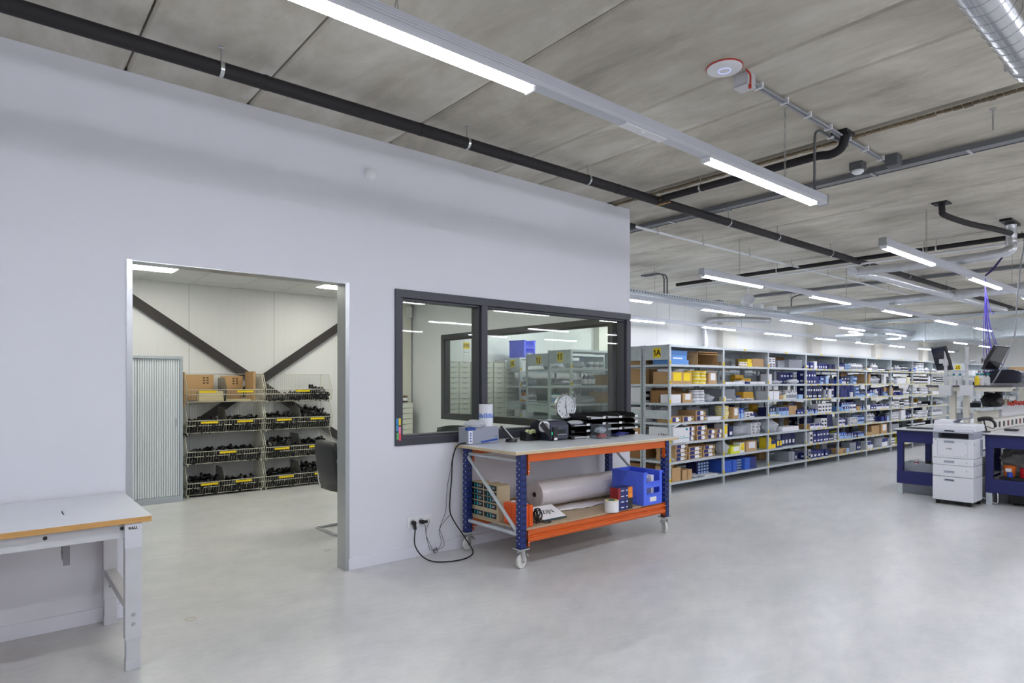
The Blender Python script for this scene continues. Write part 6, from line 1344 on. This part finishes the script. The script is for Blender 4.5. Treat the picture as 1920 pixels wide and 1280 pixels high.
# monitors on poles
def monitor(px,py,ang,tilt,z,label,armdy):
    r=root('monitor',label,'monitor',(px,py,1.465))
    part('pole',M().cyl((0,0,-0.12),(0,0,0.50),0.02,14),LGREY,r); part('pole_clamp',M().box(-0.05,0.03,-0.07,0.07,-0.135,0.0),mat('clamp_pale',(205,207,210),0.4),r,bevel=0.004)
    part('pole_collar',M().cyl((0,0,0.26),(0,0,0.34),0.032,14),LGREY,r)
    d=Vector((math.cos(ang),math.sin(ang),0)); n_=Vector((-d.y,d.x,0))*(1 if armdy>0 else -1)
    c=Vector((0.15,armdy,z-1.465))
    part('swivel_arm',M().tube([(0,0,0.30),tuple(Vector((0.03,armdy*0.5,0.32))),tuple(c-n_*0.05)],0.016,8).box(-0.03,0.04,armdy*0.5-0.025,armdy*0.5+0.025,0.29,0.35),LGREY,r)
    up=(Vector((0,0,1))*math.cos(tilt)+n_*-math.sin(tilt)).normalized(); nn=d.cross(up)
    def slab(w_,h_,off,th): 
        q=M(); vs_=[]
        for s2 in (off-th/2,off+th/2):
            for a,b_ in ((-1,-1),(1,-1),(1,1),(-1,1)): vs_.append(c+d*(a*w_/2)+up*(b_*h_/2)+nn*s2)
        q.add(vs_,[(0,1,2,3),(7,6,5,4),(0,4,5,1),(1,5,6,2),(2,6,7,3),(3,7,4,0)]); return q
    sgn=1 if nn.dot(n_)>0 else -1
    part('screen_housing',slab(0.42,0.33,0,0.03),mat('monitor_black',(30,30,34),0.4),r,bevel=0.004); part('screen_glass',slab(0.39,0.29,sgn*0.016,0.002),mat('screen_off',(12,12,16),0.15),r)
    part('rear_bulge',slab(0.28,0.2,-sgn*0.03,0.04),mat('monitor_grey',(52,52,58),0.5),r,bevel=0.008); part('vesa_plate',slab(0.11,0.11,-sgn*0.052,0.008),LGREY,r)
monitor(9.80,2.69,math.radians(38),-0.25,1.83,'left monitor on a grey pole, seen from behind above the island',0.09)
monitor(9.80,2.455,math.radians(-8),-0.42,1.82,'right monitor leaning back on an arm above the label printer',-0.27)
lp=label_printer(10.32,2.17,1.493,-PI/2,'long dark blue label printer standing on the upper island shelf'); lp.scale=(1.25,1.2,0.95); lp.location.z=1.493
part('ready_light',M().box(-0.1425,-0.139,-0.09,-0.075,0.06,0.085),GREEN,lp,label='small green light')
for i in range(5): thing('carton',g_carton(0.30,0.26,0.045,'brown',''),None,'%s flat brown carton stacked on the upper island shelf'%['lowest','second','third','fourth','topmost'][i],'carton',loc=(10.98,2.0-0.01*(i%2),1.491+i*0.0455),group='flat cartons on the island shelf')
for i,(bx_,by_,c) in enumerate(((10.02,2.74,'teal'),(10.06,2.67,'teal'),(10.10,2.61,'teal'),(10.02,2.40,'yellow'),(10.08,2.36,'teal'),(10.14,2.31,'teal'))):
    rr_=root('spray_bottle','%s bottle on the upper island shelf, %s from the left'%('yellow' if c=='yellow' else 'teal-capped white',nth(i)),'bottle',(bx_,by_,1.463),0.3*i,'bottles on the island shelf'); rr_.scale=(0.8,0.8,0.8)
    part('bottle_body',M().lathe([(0,0),(0.032,0.002),(0.032,0.12),(0.014,0.155),(0.014,0.17)],14),gm('white') if c=='teal' else gm('yellow'),rr_); part('bottle_cap',M().lathe([(0.016,0.165),(0.018,0.20),(0,0.20)],10).bar((-0.03,0,0.19),(0.02,0,0.19),0.018,0.02),gm('teal'),rr_)
r=root('barcode_scanner','black handheld barcode scanner resting in its stand behind the printer','scanner',(9.56,2.19,0.881))
part('scanner_stand',M().lathe([(0,0),(0.045,0),(0.04,0.012),(0,0.014)],16).tube(smooth([(0,0,0.01),(0.01,0.02,0.09),(0,0.03,0.15)],5),0.008,8),BLACK,r)
part('scanner_head',M().tube(smooth([(0,0.09,0.15),(0,0.04,0.165),(0,-0.02,0.17),(0,-0.06,0.155)],5),0.026,12,rs=None),BLACK,r); part('scanner_grip',M().tube(smooth([(0,-0.04,0.165),(0,-0.08,0.12),(0.0,-0.09,0.07)],5),0.016,10),BLACK,r)
part('scanner_cord',M().tube(smooth([(0,-0.10,0.08),(0.02,-0.06,0.05),(-0.02,-0.01,0.07),(0.02,0.03,0.05),(-0.02,0.07,0.09),(0.0,0.12,0.06),(0.02,0.18,0.02)],6),0.005,6),BLACK,r)
thing('desk_phone',M().box(10.05,10.13,1.98,2.12,0.881,0.905),mat('phone_dark',(52,52,58),0.4),'flat dark phone lying on the right half of the island top','phone',bevel=0.006)
thing('laptop',M().box(9.55,9.85,2.72,3.08,0.881,0.893).box(9.60,9.82,2.76,3.04,0.893,0.895),mat('laptop_dark',(32,33,38),0.35),'thin closed dark laptop on the left end of the island','laptop',bevel=0.003)
for i,(yy,c) in enumerate(((2.98,'red'),(2.84,'black'))):
    thing('small_bottle',g_round('jar',0.03,0.09,'red' if c=='red' else 'black'),None,'small %s jar standing in the clear bin on the lower island shelf'%c,'jar',loc=(9.62,yy,0.302+0.06))
thing('plastic_bin',g_bin(0.34,0.62,0.12),None,'clear plastic bin on the lower shelf left of the printer','bin',loc=(9.52,2.50,0.299))
thing('plastic_bin',g_bin(0.5,0.7,0.14),None,'large clear plastic bin on the floor under the island','bin',loc=(9.6,2.46,0.001))
thing('plastic_bag',crumple(0.3,0.40,0.2,3,30,0.2),FILM,'large heap of clear plastic film under the right half of the island','plastic bag',loc=(10.25,1.78,0.3))
thing('black_tray',M().box(9.5,9.85,1.30,2.05,0.316,0.335).box(9.5,9.85,1.30,1.32,0.335,0.36).box(9.5,9.52,1.30,2.05,0.335,0.345),BLACK,'flat black tray carrying the bucket and the red tins','tray')
r=root('orange_bucket','small orange tub with white print and blue lid on the black tray','bucket',(9.66,1.98,0.346))
part('bucket_body',M().lathe([(0,0),(0.055,0),(0.068,0.125),(0.072,0.13),(0.066,0.13),(0.05,0.005)],24),mat('bucket_orange',(228,120,40),0.4),r)
part('bucket_print',M().box(-0.066,-0.05,-0.03,0.03,0.06,0.1),PAPER,r); part('blue_pot',M().lathe([(0,0),(0.03,0),(0.03,0.055),(0,0.055)],16,c=(-0.09,-0.02,0)),mat('pot_blue',(40,80,190),0.4),r)
for k in range(2):
    rr_=root('red_tin',('lower','upper')[k]+' of two stacked round red tins on the black tray','tin',(9.64,1.80,0.346+0.058*k),0,'stacked red tins')
    part('tin_body',M().lathe([(0,0),(0.075,0),(0.075,0.045),(0.078,0.046),(0.078,0.057),(0,0.057)],26),mat('tin_red',(196,26,40),0.35),rr_)
    part('tin_rim',M().lathe([(0.0785,0.046),(0.0785,0.05)],26),mat('tin_dark',(130,16,26),0.4),rr_)
r=root('computer_case','black computer case on the floor below the island','computer',(9.6,1.3,0)); part('case_body',M().box(0,0.5,0,0.68,0.02,0.19),BLACK,r,bevel=0.006); part('power_light',M().box(-0.002,0,0.45,0.456,0.04,0.046),PAPER,r)
for a in (0.03,0.6): part('case_foot',M().box(0.05,0.45,a,a+0.04,0,0.02),RUB,r)
r=cord([(9.42,2.3,0.12),(9.47,2.15,0.05),(9.47,2.08,0.02),(9.44,2.05,0.06),(9.45,2.06,0.2)],0.006,'white cord curling on the floor behind the printer',6,6,WHITEP)
thing('plastic_bag',crumple(0.13,0.12,0.10,12,22,0.18),mat('bag_black',(28,28,32),0.5),'black bag stuffed on the island below the upper shelf','bag',loc=(10.45,2.33,1.172))
mb=M(); rr=random.Random(6)
for i in range(40):
    p=Vector((11.3+rr.random()*1.3,2.33+rr.uniform(-0.03,0.03),1.18+rr.random()*0.03)); d=Vector((rr.uniform(-1,1),rr.uniform(-0.5,0.5),rr.uniform(-0.4,0.6)))*0.05
    mb.tube([p-d,p+d],0.011,6)
thing('red_cables',mb,mat('red_orange',(196,62,40),0.45),'tangle of red and orange cable ends on the island middle shelf','cable',kind='stuff')
